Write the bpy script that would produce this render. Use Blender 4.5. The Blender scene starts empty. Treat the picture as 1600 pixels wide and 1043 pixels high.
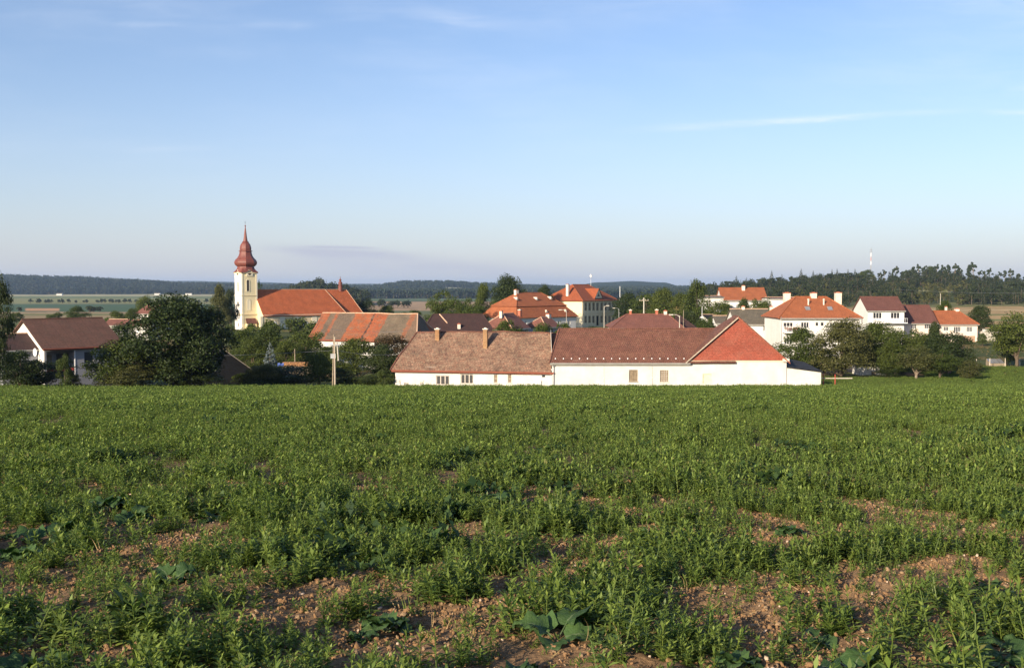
import bpy, bmesh, math, random
import numpy as np
from mathutils import Vector, Matrix
R = math.radians
rnd = random.Random(7)
HAZE = 0.00007                               # density of the air, per metre
scene = bpy.context.scene
COL = scene.collection

# ---------------------------------------------------------------- camera, sky, sun, exposure
F = 1555.6                                   # focal length in pixels of a 1600 px wide picture
PITCH = math.atan(73.5 / F)
cam_data = bpy.data.cameras.new("camera")
cam_data.sensor_width = 36.0
cam_data.lens = 36.0 * F / 1600.0
cam_data.clip_start = 0.05
cam_data.clip_end = 60000
cam = bpy.data.objects.new("camera", cam_data)
COL.objects.link(cam)
cam.location = (0, 0, 0)
cam.rotation_euler = (R(90) - PITCH, 0, 0)
scene.camera = cam

SUN_AZ = 234.0                               # direction the sun stands in, degrees counterclockwise from +X
SUN_EL = 18.5
sun_data = bpy.data.lights.new("sun", 'SUN')
sun_data.energy = 5.0
sun_data.angle = R(0.5)
sun_data.color = (1.0, 0.84, 0.63)
sun = bpy.data.objects.new("sun", sun_data)
COL.objects.link(sun)
sdir = Vector((math.cos(R(SUN_AZ)) * math.cos(R(SUN_EL)), math.sin(R(SUN_AZ)) * math.cos(R(SUN_EL)), math.sin(R(SUN_EL))))
sun.rotation_euler = (-sdir).to_track_quat('-Z', 'Y').to_euler()

world = bpy.data.worlds.new("World")
scene.world = world
world.use_nodes = True
wt = world.node_tree
wt.nodes.clear()
def wn(kind, **kw):
    n = wt.nodes.new(kind)
    for k, v in kw.items():
        setattr(n, k, v)
    return n
def wm(op, a, b=None):
    n = wn('ShaderNodeMath', operation=op)
    for i, s in enumerate((a, b)):
        if s is None: continue
        if isinstance(s, (int, float)): n.inputs[i].default_value = s
        else: wt.links.new(s, n.inputs[i])
    return n.outputs[0]
sky = wn('ShaderNodeTexSky', sky_type='NISHITA')
sky.sun_disc = False
sky.sun_elevation = R(SUN_EL)
sky.sun_rotation = R(90 - SUN_AZ)
sky.altitude = 450
sky.air_density = 1.0
sky.dust_density = 1.0
sky.ozone_density = 2.6
bg = wn('ShaderNodeBackground')
bg.inputs['Strength'].default_value = 0.104
tc = wn('ShaderNodeTexCoord')
sx = wn('ShaderNodeSeparateXYZ')
wt.links.new(tc.outputs['Generated'], sx.inputs[0])
Xs, Ys, Zs = sx.outputs
Yc = wm('MAXIMUM', Ys, 0.05)
U_ = wm('DIVIDE', Xs, Yc)
V_ = wm('DIVIDE', Zs, Yc)
cmb = wn('ShaderNodeCombineXYZ')
wt.links.new(wm('MULTIPLY', U_, 9.0), cmb.inputs[0])
wt.links.new(wm('MULTIPLY', V_, 60.0), cmb.inputs[1])
nz = wn('ShaderNodeTexNoise')
nz.inputs['Scale'].default_value = 1.0
nz.inputs['Detail'].default_value = 8
nz.inputs['Roughness'].default_value = 0.6
nz.inputs['Distortion'].default_value = 0.6
wt.links.new(cmb.outputs[0], nz.inputs['Vector'])
cmb2 = wn('ShaderNodeCombineXYZ')
wt.links.new(wm('MULTIPLY', U_, 2.2), cmb2.inputs[0])
wt.links.new(wm('ADD', wm('MULTIPLY', V_, 7.0), wm('MULTIPLY', U_, 0.8)), cmb2.inputs[1])
nz2 = wn('ShaderNodeTexNoise')
nz2.inputs['Scale'].default_value = 1.3
nz2.inputs['Detail'].default_value = 6
wt.links.new(cmb2.outputs[0], nz2.inputs['Vector'])
def streak(px, row, a, b, slope, amp):
    u0 = (px - 800) / F; v0 = (448 - row) / F; a = a / F; b = b / F
    du = wm('SUBTRACT', U_, u0)
    dv = wm('SUBTRACT', wm('SUBTRACT', V_, v0), wm('MULTIPLY', du, slope))
    dv = wm('ADD', dv, wm('MULTIPLY', wm('SUBTRACT', nz.outputs[0], 0.5), b * 2.2 / 1.0))
    e = wm('ADD', wm('POWER', wm('ABSOLUTE', wm('DIVIDE', du, a)), 4.0), wm('POWER', wm('ABSOLUTE', wm('DIVIDE', dv, b)), 2.0))
    g = wm('POWER', 2.718, wm('MULTIPLY', e, -1.0))
    return wm('MULTIPLY', g, amp)
def ramp(sock, lo, hi):
    m = wn('ShaderNodeMapRange')
    m.inputs['From Min'].default_value = lo; m.inputs['From Max'].default_value = hi
    wt.links.new(sock, m.inputs['Value'])
    return m.outputs[0]
front = wm('GREATER_THAN', Ys, 0.3)
white = streak(1250, 190, 215, 5, 0.055, 0.6)
for s in ((1575, 178, 42, 3.5, 0.0, 0.35), (235, 44, 60, 4, 0.0, 0.12), (440, 44, 55, 6, 0.0, 0.14), (640, 28, 130, 14, -0.05, 0.16),
          (300, 234, 80, 4, .02, 0.16), (1590, 145, 30, 8, .1, .2)):
    white = wm('ADD', white, streak(*s))
white = wm('MULTIPLY', white, ramp(nz.outputs[0], 0.3, 0.7))
wisps = wm('MULTIPLY', wm('MULTIPLY', ramp(nz2.outputs[0], 0.42, 0.8), ramp(nz.outputs[0], 0.2, 0.8)), ramp(V_, 0.06, 0.26))
white = wm('ADD', white, wm('MULTIPLY', wisps, 0.42))
white = wm('MULTIPLY', wm('MINIMUM', white, 0.8), front)
grey = wm('ADD', streak(530, 395, 110, 7, -0.05, 0.95), streak(650, 416, 190, 14, -0.06, 0.8))
grey = wm('ADD', grey, streak(535, 386.5, 55, 2.0, -0.02, .8))
grey = wm('MULTIPLY', wm('MULTIPLY', grey, ramp(nz.outputs[0], 0.15, 0.5)), front)
m1 = wn('ShaderNodeMix', data_type='RGBA')
wt.links.new(white, m1.inputs[0])
m0 = wn('ShaderNodeMix', data_type='RGBA', blend_type='MULTIPLY')
m0.inputs[0].default_value = 1.0; m0.inputs[7].default_value = (0.965, 0.965, 1.045, 1)
wt.links.new(sky.outputs[0], m0.inputs[6])
wt.links.new(m0.outputs[2], m1.inputs[6])
m1.inputs[7].default_value = (6.6, 6.8, 7.2, 1)
m2 = wn('ShaderNodeMix', data_type='RGBA')
wt.links.new(grey, m2.inputs[0])
wt.links.new(m1.outputs[2], m2.inputs[6])
m2.inputs[7].default_value = (2.5, 2.9, 3.7, 1)
m3 = wn('ShaderNodeMix', data_type='RGBA')
low = wm('MULTIPLY', wm('POWER', 2.718, wm('MULTIPLY', wm('ABSOLUTE', V_), -8.5)), 0.85)
wt.links.new(wm('MULTIPLY', low, front), m3.inputs[0])
wt.links.new(m2.outputs[2], m3.inputs[6])
m3.inputs[7].default_value = (3.8, 3.78, 4.2, 1)
wt.links.new(m3.outputs[2], bg.inputs['Color'])
wout = wn('ShaderNodeOutputWorld')
wt.links.new(bg.outputs[0], wout.inputs['Surface'])

scene.view_settings.view_transform = 'Standard'
scene.view_settings.look = 'None'
scene.view_settings.gamma = 1
scene.view_settings.exposure = 0.75
scene.cycles.max_bounces = 8
scene.cycles.volume_bounces = 0
scene.cycles.transparent_max_bounces = 8

# ---------------------------------------------------------------- pixel geometry of the photograph's lens
def W(px, row, d):
    v = -(row - 521.5) / F
    cy = math.cos(PITCH) + v * math.sin(PITCH)
    s = d / cy
    return Vector((s * (px - 800) / F, d, s * (-math.sin(PITCH) + v * math.cos(PITCH))))
def U(px): return (px - 800) / F

# ---------------------------------------------------------------- ground height
def sm(a, b, x):
    t = np.clip((x - a) / (b - a), 0, 1); return t * t * (3 - 2 * t)
FIELD_Y = [-50, 0, 35, 112, 130, 155, 180, 230, 330]
FIELD_Z = [2.5, -1.65, -1.65 - .083 * 35 - .06, -1.65 - .083 * 112 - .34, -11.9, -12.3, -12.2, -11.3, -12.5]
PXC = [-1200, -200, 0, 100, 200, 300, 400, 500, 575, 640, 700, 760, 820, 890, 935, 985, 1035, 1075, 1100, 1200, 1300, 1360, 1440, 1500, 1600, 1800, 2800]
DK = [330, 450, 600, 900, 1300, 1800, 2400, 2800, 3300, 3600, 4300, 6000, 9000, 12000]
hill = {-1200: 438, -200: 439, 0: 439.5, 100: 442, 200: 446, 300: 451, 400: 454, 500: 455, 575: 456, 640: 448.5, 700: 448.5, 760: 452, 820: 455, 890: 455, 935: 453, 985: 452, 1035: 453, 1075: 454}
far = {-1200: 440, -200: 440, 0: 442, 100: 442, 200: 440, 300: 439, 400: 441, 500: 444, 575: 443, 640: 445, 700: 446, 760: 445, 820: 443.5, 890: 446, 935: 447, 985: 447, 1035: 447, 1075: 447}
rows = {}
for p in PXC:
    if p <= 1075:
        h = hill[p]; f = far[p]
        if p >= 890:
            rows[p] = [507, 499, 492, 484, 474, 468, 462, 459, 456, 453, {890: 447, 935: 440.5, 985: 438.5, 1035: 441, 1075: 451}[p], 454, f, 460]
        else:
            rows[p] = [507, 499, 491, 484, 474, 467.5, 462, 459, h, h - 3, 453, 452, f, 460]
rr = {1100: (474, 466, 458, 456), 1200: (470, 460, 450, 449), 1300: (468, 453, 442, 441), 1360: (468, 452, 440, 439), 1440: (469, 452, 438, 436),
      1500: (470, 454, 440, 437), 1600: (470, 457, 443, 440), 1800: (470, 457, 445, 440), 2800: (470, 457, 445, 440)}
DK2 = [330, 450, 560, 650, 780, 900, 1000, 1300, 2400, 12000]
ALLD = np.array(sorted(set(DK + DK2)), float)
TAB = np.zeros((len(PXC), len(ALLD)))
for i, p in enumerate(PXC):
    if p <= 1075:
        TAB[i] = np.interp(ALLD, DK, [-(r - 448) / F * d for r, d in zip(rows[p], DK)])
    else:
        a, b, c, e = rr[p]
        r_ = [507, 489, 480, a, b, c, e, 446, 462, 462]
        TAB[i] = np.interp(ALLD, DK2, [-(r - 448) / F * d for r, d in zip(r_, DK2)])
def vnoise(x, y, seed=0):
    x = np.asarray(x, float); y = np.asarray(y, float)
    xi = np.floor(x).astype(np.int64); yi = np.floor(y).astype(np.int64)
    xf = x - xi; yf = y - yi
    def h(a, b):
        n = (a * 374761393 + b * 668265263 + seed * 1442695041) & 0xFFFFFFFF
        n = ((n ^ (n >> 13)) * 1274126177) & 0xFFFFFFFF
        return ((n ^ (n >> 16)) & 0xFFFF) / 65535.0
    u = xf * xf * (3 - 2 * xf); v = yf * yf * (3 - 2 * yf)
    return (h(xi, yi) * (1 - u) + h(xi + 1, yi) * u) * (1 - v) + (h(xi, yi + 1) * (1 - u) + h(xi + 1, yi + 1) * u) * v
def fbm(x, y, o=4, seed=0):
    s = 0; a = .5
    for i in range(o):
        s = s + a * vnoise(x * 2 ** i, y * 2 ** i, seed + i); a *= .5
    return s
def ground_z(x, y):
    x = np.asarray(x, float); y = np.asarray(y, float)
    near = np.interp(y, FIELD_Y, FIELD_Z)
    yy = np.maximum(y, 330)
    px = np.clip(800 + F * x / yy, PXC[0], PXC[-1])
    ci = np.interp(px, PXC, np.arange(len(PXC)))
    i0 = np.minimum(np.floor(ci).astype(int), len(PXC) - 2); fr = ci - i0
    di = np.interp(np.log(np.clip(yy, 330, 11999)), np.log(ALLD), np.arange(len(ALLD)))
    j0 = np.minimum(np.floor(di).astype(int), len(ALLD) - 2); fd = di - j0
    fd = fd * fd * (3 - 2 * fd); fr = fr * fr * (3 - 2 * fr)
    z = (TAB[i0, j0] * (1 - fr) + TAB[i0 + 1, j0] * fr) * (1 - fd) + (TAB[i0, j0 + 1] * (1 - fr) + TAB[i0 + 1, j0 + 1] * fr) * fd
    z = z + 19 * np.exp(-((px - 500) / 62) ** 2 - ((yy - 1150) / 170) ** 2)
    z = z + (fbm(x / 260, y / 260, 4, 5) - .47) * 12 * sm(2200, 3400, y)
    return np.where(y < 330, near, z)
def gz(x, y): return float(ground_z(x, y))

# ---------------------------------------------------------------- object helpers
def tag(o, label=None, cat=None, group=None, kind=None):
    if label: o['label'] = label
    if cat: o['category'] = cat
    if group: o['group'] = group
    if kind: o['kind'] = kind
    return o
def empty(name, loc, rz=0, label=None, cat=None, group=None):
    o = bpy.data.objects.new(name, None); COL.objects.link(o)
    o.empty_display_size = .5
    o.location = loc; o.rotation_euler = (0, 0, rz)
    return tag(o, label, cat, group)
def link_mesh(name, me, parent=None):
    o = bpy.data.objects.new(name, me); COL.objects.link(o)
    if parent is not None: o.parent = parent
    return o
def np_mesh(name, verts, faces_list, mats, midx=None, smooth=False):
    """faces_list: list of int arrays (n,k)."""
    me = bpy.data.meshes.new(name)
    verts = np.asarray(verts, np.float32)
    me.vertices.add(len(verts)); me.vertices.foreach_set('co', verts.ravel())
    loops = np.concatenate([f.ravel() for f in faces_list]).astype(np.int32)
    tot = np.concatenate([np.full(len(f), f.shape[1], np.int32) for f in faces_list])
    st = np.concatenate([[0], np.cumsum(tot)[:-1]]).astype(np.int32)
    me.loops.add(len(loops)); me.loops.foreach_set('vertex_index', loops)
    me.polygons.add(len(tot)); me.polygons.foreach_set('loop_start', st); me.polygons.foreach_set('loop_total', tot)
    for m in mats: me.materials.append(m)
    if midx is not None: me.polygons.foreach_set('material_index', np.asarray(midx, np.int32))
    if smooth: me.polygons.foreach_set('use_smooth', np.ones(len(tot), bool))
    me.update(calc_edges=True)
    return me
class MB:
    def __init__(s): s.v = []; s.f = []; s.uv = []; s.mi = []
    def quad(s, a, b, c, d, uv=None, mi=0): s.poly((a, b, c, d), uv, mi)
    def poly(s, pts, uv=None, mi=0):
        i = len(s.v); s.v += [tuple(p) for p in pts]; s.f.append(list(range(i, i + len(pts))))
        s.uv.append(uv or [(p[0], p[2] if len(p) > 2 else 0) for p in pts]); s.mi.append(mi)
    def box(s, x0, x1, y0, y1, z0, z1, mi=0):
        p = [(x0, y0, z0), (x1, y0, z0), (x1, y1, z0), (x0, y1, z0), (x0, y0, z1), (x1, y0, z1), (x1, y1, z1), (x0, y1, z1)]
        for q in ((0, 3, 2, 1), (4, 5, 6, 7), (0, 1, 5, 4), (1, 2, 6, 5), (2, 3, 7, 6), (3, 0, 4, 7)):
            s.poly([p[k] for k in q], mi=mi)
    def obox(s, P, ex, ey, lx, ly, lz, mi=0):
        P = Vector(P); ex = Vector(ex) * lx; ey = Vector(ey) * ly; ez = Vector((0, 0, lz))
        p = [P, P + ex, P + ex + ey, P + ey]; p += [q + ez for q in p]
        for q in ((0, 3, 2, 1), (4, 5, 6, 7), (0, 1, 5, 4), (1, 2, 6, 5), (2, 3, 7, 6), (3, 0, 4, 7)):
            s.poly([p[k] for k in q], mi=mi)
    def tube(s, pts, rad, n=6, mi=0, cap=True):
        pts = [Vector(p) for p in pts]
        if isinstance(rad, (int, float)): rad = [rad] * len(pts)
        rings = []
        for i, p in enumerate(pts):
            t = (pts[min(i + 1, len(pts) - 1)] - pts[max(i - 1, 0)]).normalized()
            a = t.cross(Vector((0, 0, 1)))
            if a.length < .05: a = t.cross(Vector((0, 1, 0)))
            a.normalize(); b = t.cross(a)
            rings.append([p + (a * math.cos(2 * math.pi * k / n) + b * math.sin(2 * math.pi * k / n)) * rad[i] for k in range(n)])
        for i in range(len(pts) - 1):
            for k in range(n):
                k2 = (k + 1) % n
                s.poly((rings[i][k], rings[i][k2], rings[i + 1][k2], rings[i + 1][k]), mi=mi)
        if cap:
            s.poly(list(reversed(rings[0])), mi=mi); s.poly(rings[-1], mi=mi)
    def lathe(s, prof, n=8, c=(0, 0), phase=0, mi=0, square=0):
        rings = []
        for r, z in prof:
            rg = []
            for k in range(n):
                a = 2 * math.pi * (k + .5) / n + phase
                rg.append((c[0] + r * math.cos(a), c[1] + r * math.sin(a), z))
            rings.append(rg)
        for i in range(len(prof) - 1):
            for k in range(n):
                k2 = (k + 1) % n
                s.poly((rings[i][k], rings[i][k2], rings[i + 1][k2], rings[i + 1][k]), mi=mi)
        s.poly(rings[-1], mi=mi)
    def mesh(s, name, mats):
        me = bpy.data.meshes.new(name)
        me.from_pydata(s.v, [], s.f)
        for m in (mats if isinstance(mats, (list, tuple)) else [mats]): me.materials.append(m)
        uvl = me.uv_layers.new(name="UVMap")
        flat = [c for f in s.uv for p in f for c in p]
        uvl.data.foreach_set('uv', flat)
        me.polygons.foreach_set('material_index', s.mi)
        me.update()
        return me
    def build(s, name, mats, parent=None, weld=False):
        me = s.mesh(name, mats)
        if weld:
            bm = bmesh.new(); bm.from_mesh(me); bmesh.ops.remove_doubles(bm, verts=bm.verts, dist=.002); bm.to_mesh(me); bm.free()
        return link_mesh(name, me, parent)
def dup(root, loc=None, rz=None, scale=None, label=None, mat_from=None):
    r = root.copy(); COL.objects.link(r)
    if loc is not None: r.location = loc
    if rz is not None: r.rotation_euler = (0, 0, rz)
    if scale is not None: r.scale = scale
    if label: r['label'] = label
    for ch in root.children:
        c = ch.copy(); COL.objects.link(c); c.parent = r
        for g in ch.children:
            d = g.copy(); COL.objects.link(d); d.parent = c
    return r

# ---------------------------------------------------------------- materials
def new_mat(name):
    m = bpy.data.materials.new(name); m.use_nodes = True
    nt = m.node_tree
    return m, nt, nt.nodes['Principled BSDF']
def noise_node(nt, scale, coord='Object', detail=5, rough=.6, vec=None):
    n = nt.nodes.new('ShaderNodeTexNoise'); n.inputs['Scale'].default_value = scale
    n.inputs['Detail'].default_value = detail; n.inputs['Roughness'].default_value = rough
    if vec is not None: nt.links.new(vec, n.inputs['Vector'])
    elif coord == 'Position':
        g = nt.nodes.new('ShaderNodeNewGeometry'); nt.links.new(g.outputs['Position'], n.inputs['Vector'])
    else:
        t = nt.nodes.new('ShaderNodeTexCoord'); nt.links.new(t.outputs[coord], n.inputs['Vector'])
    return n
def cramp(nt, sock, stops, interp='LINEAR'):
    r = nt.nodes.new('ShaderNodeValToRGB'); r.color_ramp.interpolation = interp
    e = r.color_ramp.elements
    while len(e) > 1: e.remove(e[-1])
    e[0].position = stops[0][0]; e[0].color = (*stops[0][1], 1)
    for p, c in stops[1:]:
        q = e.new(p); q.color = (*c, 1)
    nt.links.new(sock, r.inputs[0]); return r.outputs[0]
def mixc(nt, fac, a, b, mode='MIX'):
    m = nt.nodes.new('ShaderNodeMix'); m.data_type = 'RGBA'; m.blend_type = mode
    for i, s in ((0, fac), (6, a), (7, b)):
        if isinstance(s, (int, float)): m.inputs[i].default_value = s
        elif isinstance(s, tuple): m.inputs[i].default_value = (*s, 1)
        else: nt.links.new(s, m.inputs[i])
    return m.outputs[2]
def plain(name, c, rough=.85, c2=None, scale=2.0, bump=0, bscale=20, metal=0, lo=.35, hi=.65, coord='Object'):
    m, nt, b = new_mat(name)
    b.inputs['Roughness'].default_value = rough; b.inputs['Metallic'].default_value = metal
    if c2 is None: c2 = tuple(x * .8 for x in c)
    n = noise_node(nt, scale, coord)
    nt.links.new(cramp(nt, n.outputs[0], [(lo, c), (hi, c2)]), b.inputs['Base Color'])
    if bump:
        n2 = noise_node(nt, bscale, coord)
        bp = nt.nodes.new('ShaderNodeBump'); bp.inputs['Strength'].default_value = bump; bp.inputs['Distance'].default_value = .05
        nt.links.new(n2.outputs[0], bp.inputs['Height']); nt.links.new(bp.outputs[0], b.inputs['Normal'])
    return m
def tiles(name, c1, c2, mort, stain, w=.22, h=.3, slo=.5, shi=.75, sscale=.8, bands=None, corr=False, mott=.25):
    m, nt, b = new_mat(name)
    b.inputs['Roughness'].default_value = .88
    uv = nt.nodes.new('ShaderNodeUVMap'); uv.uv_map = "UVMap"
    br = nt.nodes.new('ShaderNodeTexBrick')
    nt.links.new(uv.outputs[0], br.inputs['Vector'])
    br.inputs['Scale'].default_value = 1; br.inputs['Brick Width'].default_value = w; br.inputs['Row Height'].default_value = h
    br.inputs['Mortar Size'].default_value = .02; br.inputs['Mortar Smooth'].default_value = .3
    br.inputs['Color1'].default_value = (*c1, 1); br.inputs['Color2'].default_value = (*c2, 1); br.inputs['Mortar'].default_value = (*mort, 1)
    br.inputs['Bias'].default_value = 0
    if corr: br.offset = 0
    col = br.outputs['Color']
    if bands:
        s = nt.nodes.new('ShaderNodeSeparateXYZ'); nt.links.new(uv.outputs[0], s.inputs[0])
        mp = nt.nodes.new('ShaderNodeMapRange'); mp.inputs['From Max'].default_value = bands[0]
        wn_ = noise_node(nt, 1.4, vec=uv.outputs[0], detail=6, rough=.75)
        wa = nt.nodes.new('ShaderNodeMath'); wa.operation = 'MULTIPLY_ADD'; wa.inputs[1].default_value = 1.3
        nt.links.new(wn_.outputs[0], wa.inputs[0]); nt.links.new(s.outputs[0], wa.inputs[2])
        wb_ = nt.nodes.new('ShaderNodeMath'); wb_.operation = 'SUBTRACT'; wb_.inputs[1].default_value = .65; nt.links.new(wa.outputs[0], wb_.inputs[0])
        nt.links.new(wb_.outputs[0], mp.inputs[0])
        bc = cramp(nt, mp.outputs[0], bands[1], 'CONSTANT')
        col = mixc(nt, 1.0, col, bc, 'MULTIPLY')
    n = noise_node(nt, sscale, vec=uv.outputs[0], detail=6, rough=.7)
    f = nt.nodes.new('ShaderNodeMapRange'); f.inputs['From Min'].default_value = slo; f.inputs['From Max'].default_value = shi
    nt.links.new(n.outputs[0], f.inputs[0])
    col = mixc(nt, f.outputs[0], col, stain)
    n2 = noise_node(nt, 5, vec=uv.outputs[0], detail=4, rough=.8)
    col = mixc(nt, 1.0, col, cramp(nt, n2.outputs[0], [(.34, (1 - mott * 1.4,) * 3), (.66, (1 + mott,) * 3)]), 'MULTIPLY')
    n4 = noise_node(nt, .55, vec=uv.outputs[0], detail=5, rough=.6)
    col = mixc(nt, 1.0, col, cramp(nt, n4.outputs[0], [(.3, (1 - mott * .8,) * 3), (.7, (1 + mott * .6,) * 3)]), 'MULTIPLY')
    nt.links.new(col, b.inputs['Base Color'])
    bp = nt.nodes.new('ShaderNodeBump'); bp.inputs['Strength'].default_value = .6; bp.inputs['Distance'].default_value = .03
    bp.invert = True
    nt.links.new(br.outputs['Fac'], bp.inputs['Height']); nt.links.new(bp.outputs[0], b.inputs['Normal'])
    return m
def leafmat(name, c1, c2, trans=.35, rough=.6, hue=None, spec=.25):
    m, nt, b = new_mat(name)
    g = nt.nodes.new('ShaderNodeNewGeometry')
    col = cramp(nt, g.outputs['Random Per Island'], [(0, c1), (.75, c2), (1, tuple(min(1, x * 1.35) for x in c2))])
    oi = nt.nodes.new('ShaderNodeObjectInfo')
    f = cramp(nt, oi.outputs['Random'], [(0, (.8, .85, .8)), (1, (1.2, 1.12, 1.1))])
    col = mixc(nt, 1.0, col, f, 'MULTIPLY')
    nt.links.new(col, b.inputs['Base Color']); b.inputs['Roughness'].default_value = rough
    b.inputs['Specular IOR Level'].default_value = spec
    t = nt.nodes.new('ShaderNodeBsdfTranslucent')
    nt.links.new(mixc(nt, 1.0, col, (1.0, 1.15, .5), 'MULTIPLY'), t.inputs['Color'])
    mx = nt.nodes.new('ShaderNodeMixShader'); mx.inputs[0].default_value = trans
    nt.links.new(b.outputs[0], mx.inputs[1]); nt.links.new(t.outputs[0], mx.inputs[2])
    nt.links.new(mx.outputs[0], nt.nodes['Material Output'].inputs['Surface'])
    return m

M = {}
def stucco(name, c, c2, stain=None, h=.7):
    """plaster with blotches and ragged damp stains near the ground"""
    m, nt, b = new_mat(name)
    b.inputs['Roughness'].default_value = .92
    n = noise_node(nt, .8)
    col = cramp(nt, n.outputs[0], [(.3, c), (.7, c2)])
    if stain:
        t = nt.nodes.new('ShaderNodeTexCoord'); s = nt.nodes.new('ShaderNodeSeparateXYZ'); nt.links.new(t.outputs['Object'], s.inputs[0])
        n3 = noise_node(nt, 1.6, detail=7, rough=.75)
        a = nt.nodes.new('ShaderNodeMath'); a.operation = 'MULTIPLY_ADD'
        nt.links.new(n3.outputs[0], a.inputs[0]); a.inputs[1].default_value = h * 3.2; a.inputs[2].default_value = -h * 1.1
        c_ = nt.nodes.new('ShaderNodeMath'); c_.operation = 'SUBTRACT'
        nt.links.new(a.outputs[0], c_.inputs[0]); nt.links.new(s.outputs[2], c_.inputs[1])
        f = nt.nodes.new('ShaderNodeMapRange'); f.inputs['From Min'].default_value = 0; f.inputs['From Max'].default_value = .5; f.inputs['To Max'].default_value = .75
        nt.links.new(c_.outputs[0], f.inputs[0])
        col = mixc(nt, f.outputs[0], col, stain)
    nt.links.new(col, b.inputs['Base Color'])
    n2 = noise_node(nt, 9, detail=6)
    bp = nt.nodes.new('ShaderNodeBump'); bp.inputs['Strength'].default_value = .35; bp.inputs['Distance'].default_value = .04
    nt.links.new(n2.outputs[0], bp.inputs['Height']); nt.links.new(bp.outputs[0], b.inputs['Normal'])
    return m
M['white'] = stucco('white_plaster', (.64, .63, .59), (.54, .52, .47), (.38, .31, .23), .55)
M['white2'] = stucco('house_plaster', (.66, .65, .62), (.60, .58, .54))
M['grey_and_shaded_wall'] = stucco('grey_and_shaded_plaster', (.30, .30, .32), (.25, .25, .265), (.15, .15, .14), .3)  # also puts the shade of the bungalow front into the wall colour
M['khaki'] = stucco('khaki_plaster', (0.713, 0.598, 0.3795), (0.644, 0.5405, 0.345))
M['cream'] = stucco('cream_plaster', (.74, .65, .42), (.68, .58, .36))
M['pale'] = stucco('pale_plaster', (.78, .72, .55), (.72, .65, .48))
M['school'] = stucco('school_plaster', (.72, .64, .44), (.66, .58, .40))
M['pink'] = stucco('rose_plaster', (.72, .60, .52), (.66, .54, .46), (.45, .3, .2), .3)
M['stone'] = plain('stone_base', (.42, .26, .16), .9, (.3, .2, .14), 3, .5, 8)
M['orange'] = tiles('orange_tiles', (0.3744, 0.0972, 0.0324), (0.3168, 0.0756, 0.0252), (0.18, 0.0432, 0.0144), (0.2448, 0.0864, 0.0432), slo=.55, shi=1.0)
M['church_tiles'] = tiles('church_tiles', (0.5279, 0.1345, 0.04118), (0.4268, 0.1053, 0.03089), (0.2471, 0.0585, 0.02059), (0.337, 0.117, 0.05148), slo=.5, shi=1.0, sscale=.35)
M['bright'] = tiles('bright_tiles', (0.3844, 0.124, 0.0434), (0.3348, 0.0992, 0.0341), (0.186, 0.0496, 0.0186), (0.279, 0.1054, 0.0558), slo=.6, shi=1.0)
M['barn_tiles'] = tiles('barn_tiles', (0.195, 0.07854, 0.051), (0.1576, 0.05984, 0.0374), (0.06637, 0.02992, 0.0204), (0.2406, 0.1272, 0.0748), slo=.5, shi=.95, sscale=1.2, mott=.32)
M['old_tiles'] = tiles('old_tiles', (.30, .145, .09), (.155, .07, .047), (.06, .035, .025), (.27, .20, .13), w=.28, h=.34, slo=.36, shi=.78, sscale=2.2, mott=.4)
M['dark_tiles'] = tiles('dark_tiles', (0.072, 0.03, 0.024), (0.048, 0.021, 0.018), (0.018, 0.009, 0.0072), (0.054, 0.03, 0.024))
M['brown_tiles'] = tiles('brown_tiles', (0.1716, 0.066, 0.0495), (0.1452, 0.0561, 0.0396), (0.066, 0.0264, 0.0198), (0.132, 0.066, 0.0528), slo=.6)
M['rose_tiles'] = tiles('rose_tiles', (0.2312, 0.0884, 0.0612), (0.1972, 0.0748, 0.051), (0.102, 0.0408, 0.0272), (0.1768, 0.0884, 0.068), slo=.6)
M['shed_tiles'] = tiles('corrugated_tiles', (0.1411, 0.06353, 0.04125), (0.1202, 0.05445, 0.033), (0.0627, 0.03025, 0.01925), (0.1045, 0.0605, 0.0385), w=.9, h=.25, corr=True)
M['slate'] = tiles('grey_slates', (0.14, 0.119, 0.084), (0.112, 0.0945, 0.07), (0.056, 0.049, 0.0385), (0.168, 0.14, 0.091), w=.4, h=.4)
M['dark_slate'] = tiles('dark_shaded_metal_sheets', (0.0084, 0.00888, 0.0108), (0.0072, 0.0072, 0.00888), (0.00288, 0.00288, 0.0036), (0.012, 0.012, 0.0132), w=6, h=.25)
M['striped'] = tiles('patched_tiles', (1.0, 1.0, 1.0), (.80, .80, .80), (.45, .45, .45), (.17, .115, .075), slo=.46, shi=.72, sscale=1.3,
                     bands=(24, [(0, (.36, .105, .04)), (.06, (.15, .11, .075)), (.105, (.34, .10, .04)), (.125, (.16, .115, .08)), (.24, (.38, .105, .036)), (.37, (.34, .095, .034)), (.372, (.06, .03, .02)),
                                  (.384, (.38, .10, .036)), (.475, (.17, .13, .085)), (.63, (.30, .11, .05)), (.665, (.20, .125, .08))]))
M['red_gable'] = tiles('red_gable_shingles', (0.36, 0.088, 0.052), (0.29, 0.070, 0.042), (0.2736, 0.0576, 0.0324), (0.3024, 0.1008, 0.0648), w=.26, h=.17, slo=.45, sscale=.9)
M['copper'] = plain('red_painted_sheet', (.19, .052, .036), .6, (.14, .04, .03), 1.2)
M['trim'] = plain('weathered_trim', (.45, .38, .30), .8, (.35, .29, .22), 3)
M['ridge'] = plain('ridge_mortar', (.55, .38, .26), .9, (.42, .25, .16), 4)
M['fascia'] = plain('red_brown_fascia', (.30, .09, .05), .7)
M['gutter'] = plain('zinc_gutter', (.5, .48, .42), .45, metal=.3)
M['glass'] = plain('window_glass', (.02, .02, .022), .4, (.02, .02, .022), 1)
M['curtain'] = plain('curtained_glass', (.22, .21, .2), .2, (.08, .08, .09), 6, lo=.45, hi=.55)
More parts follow.
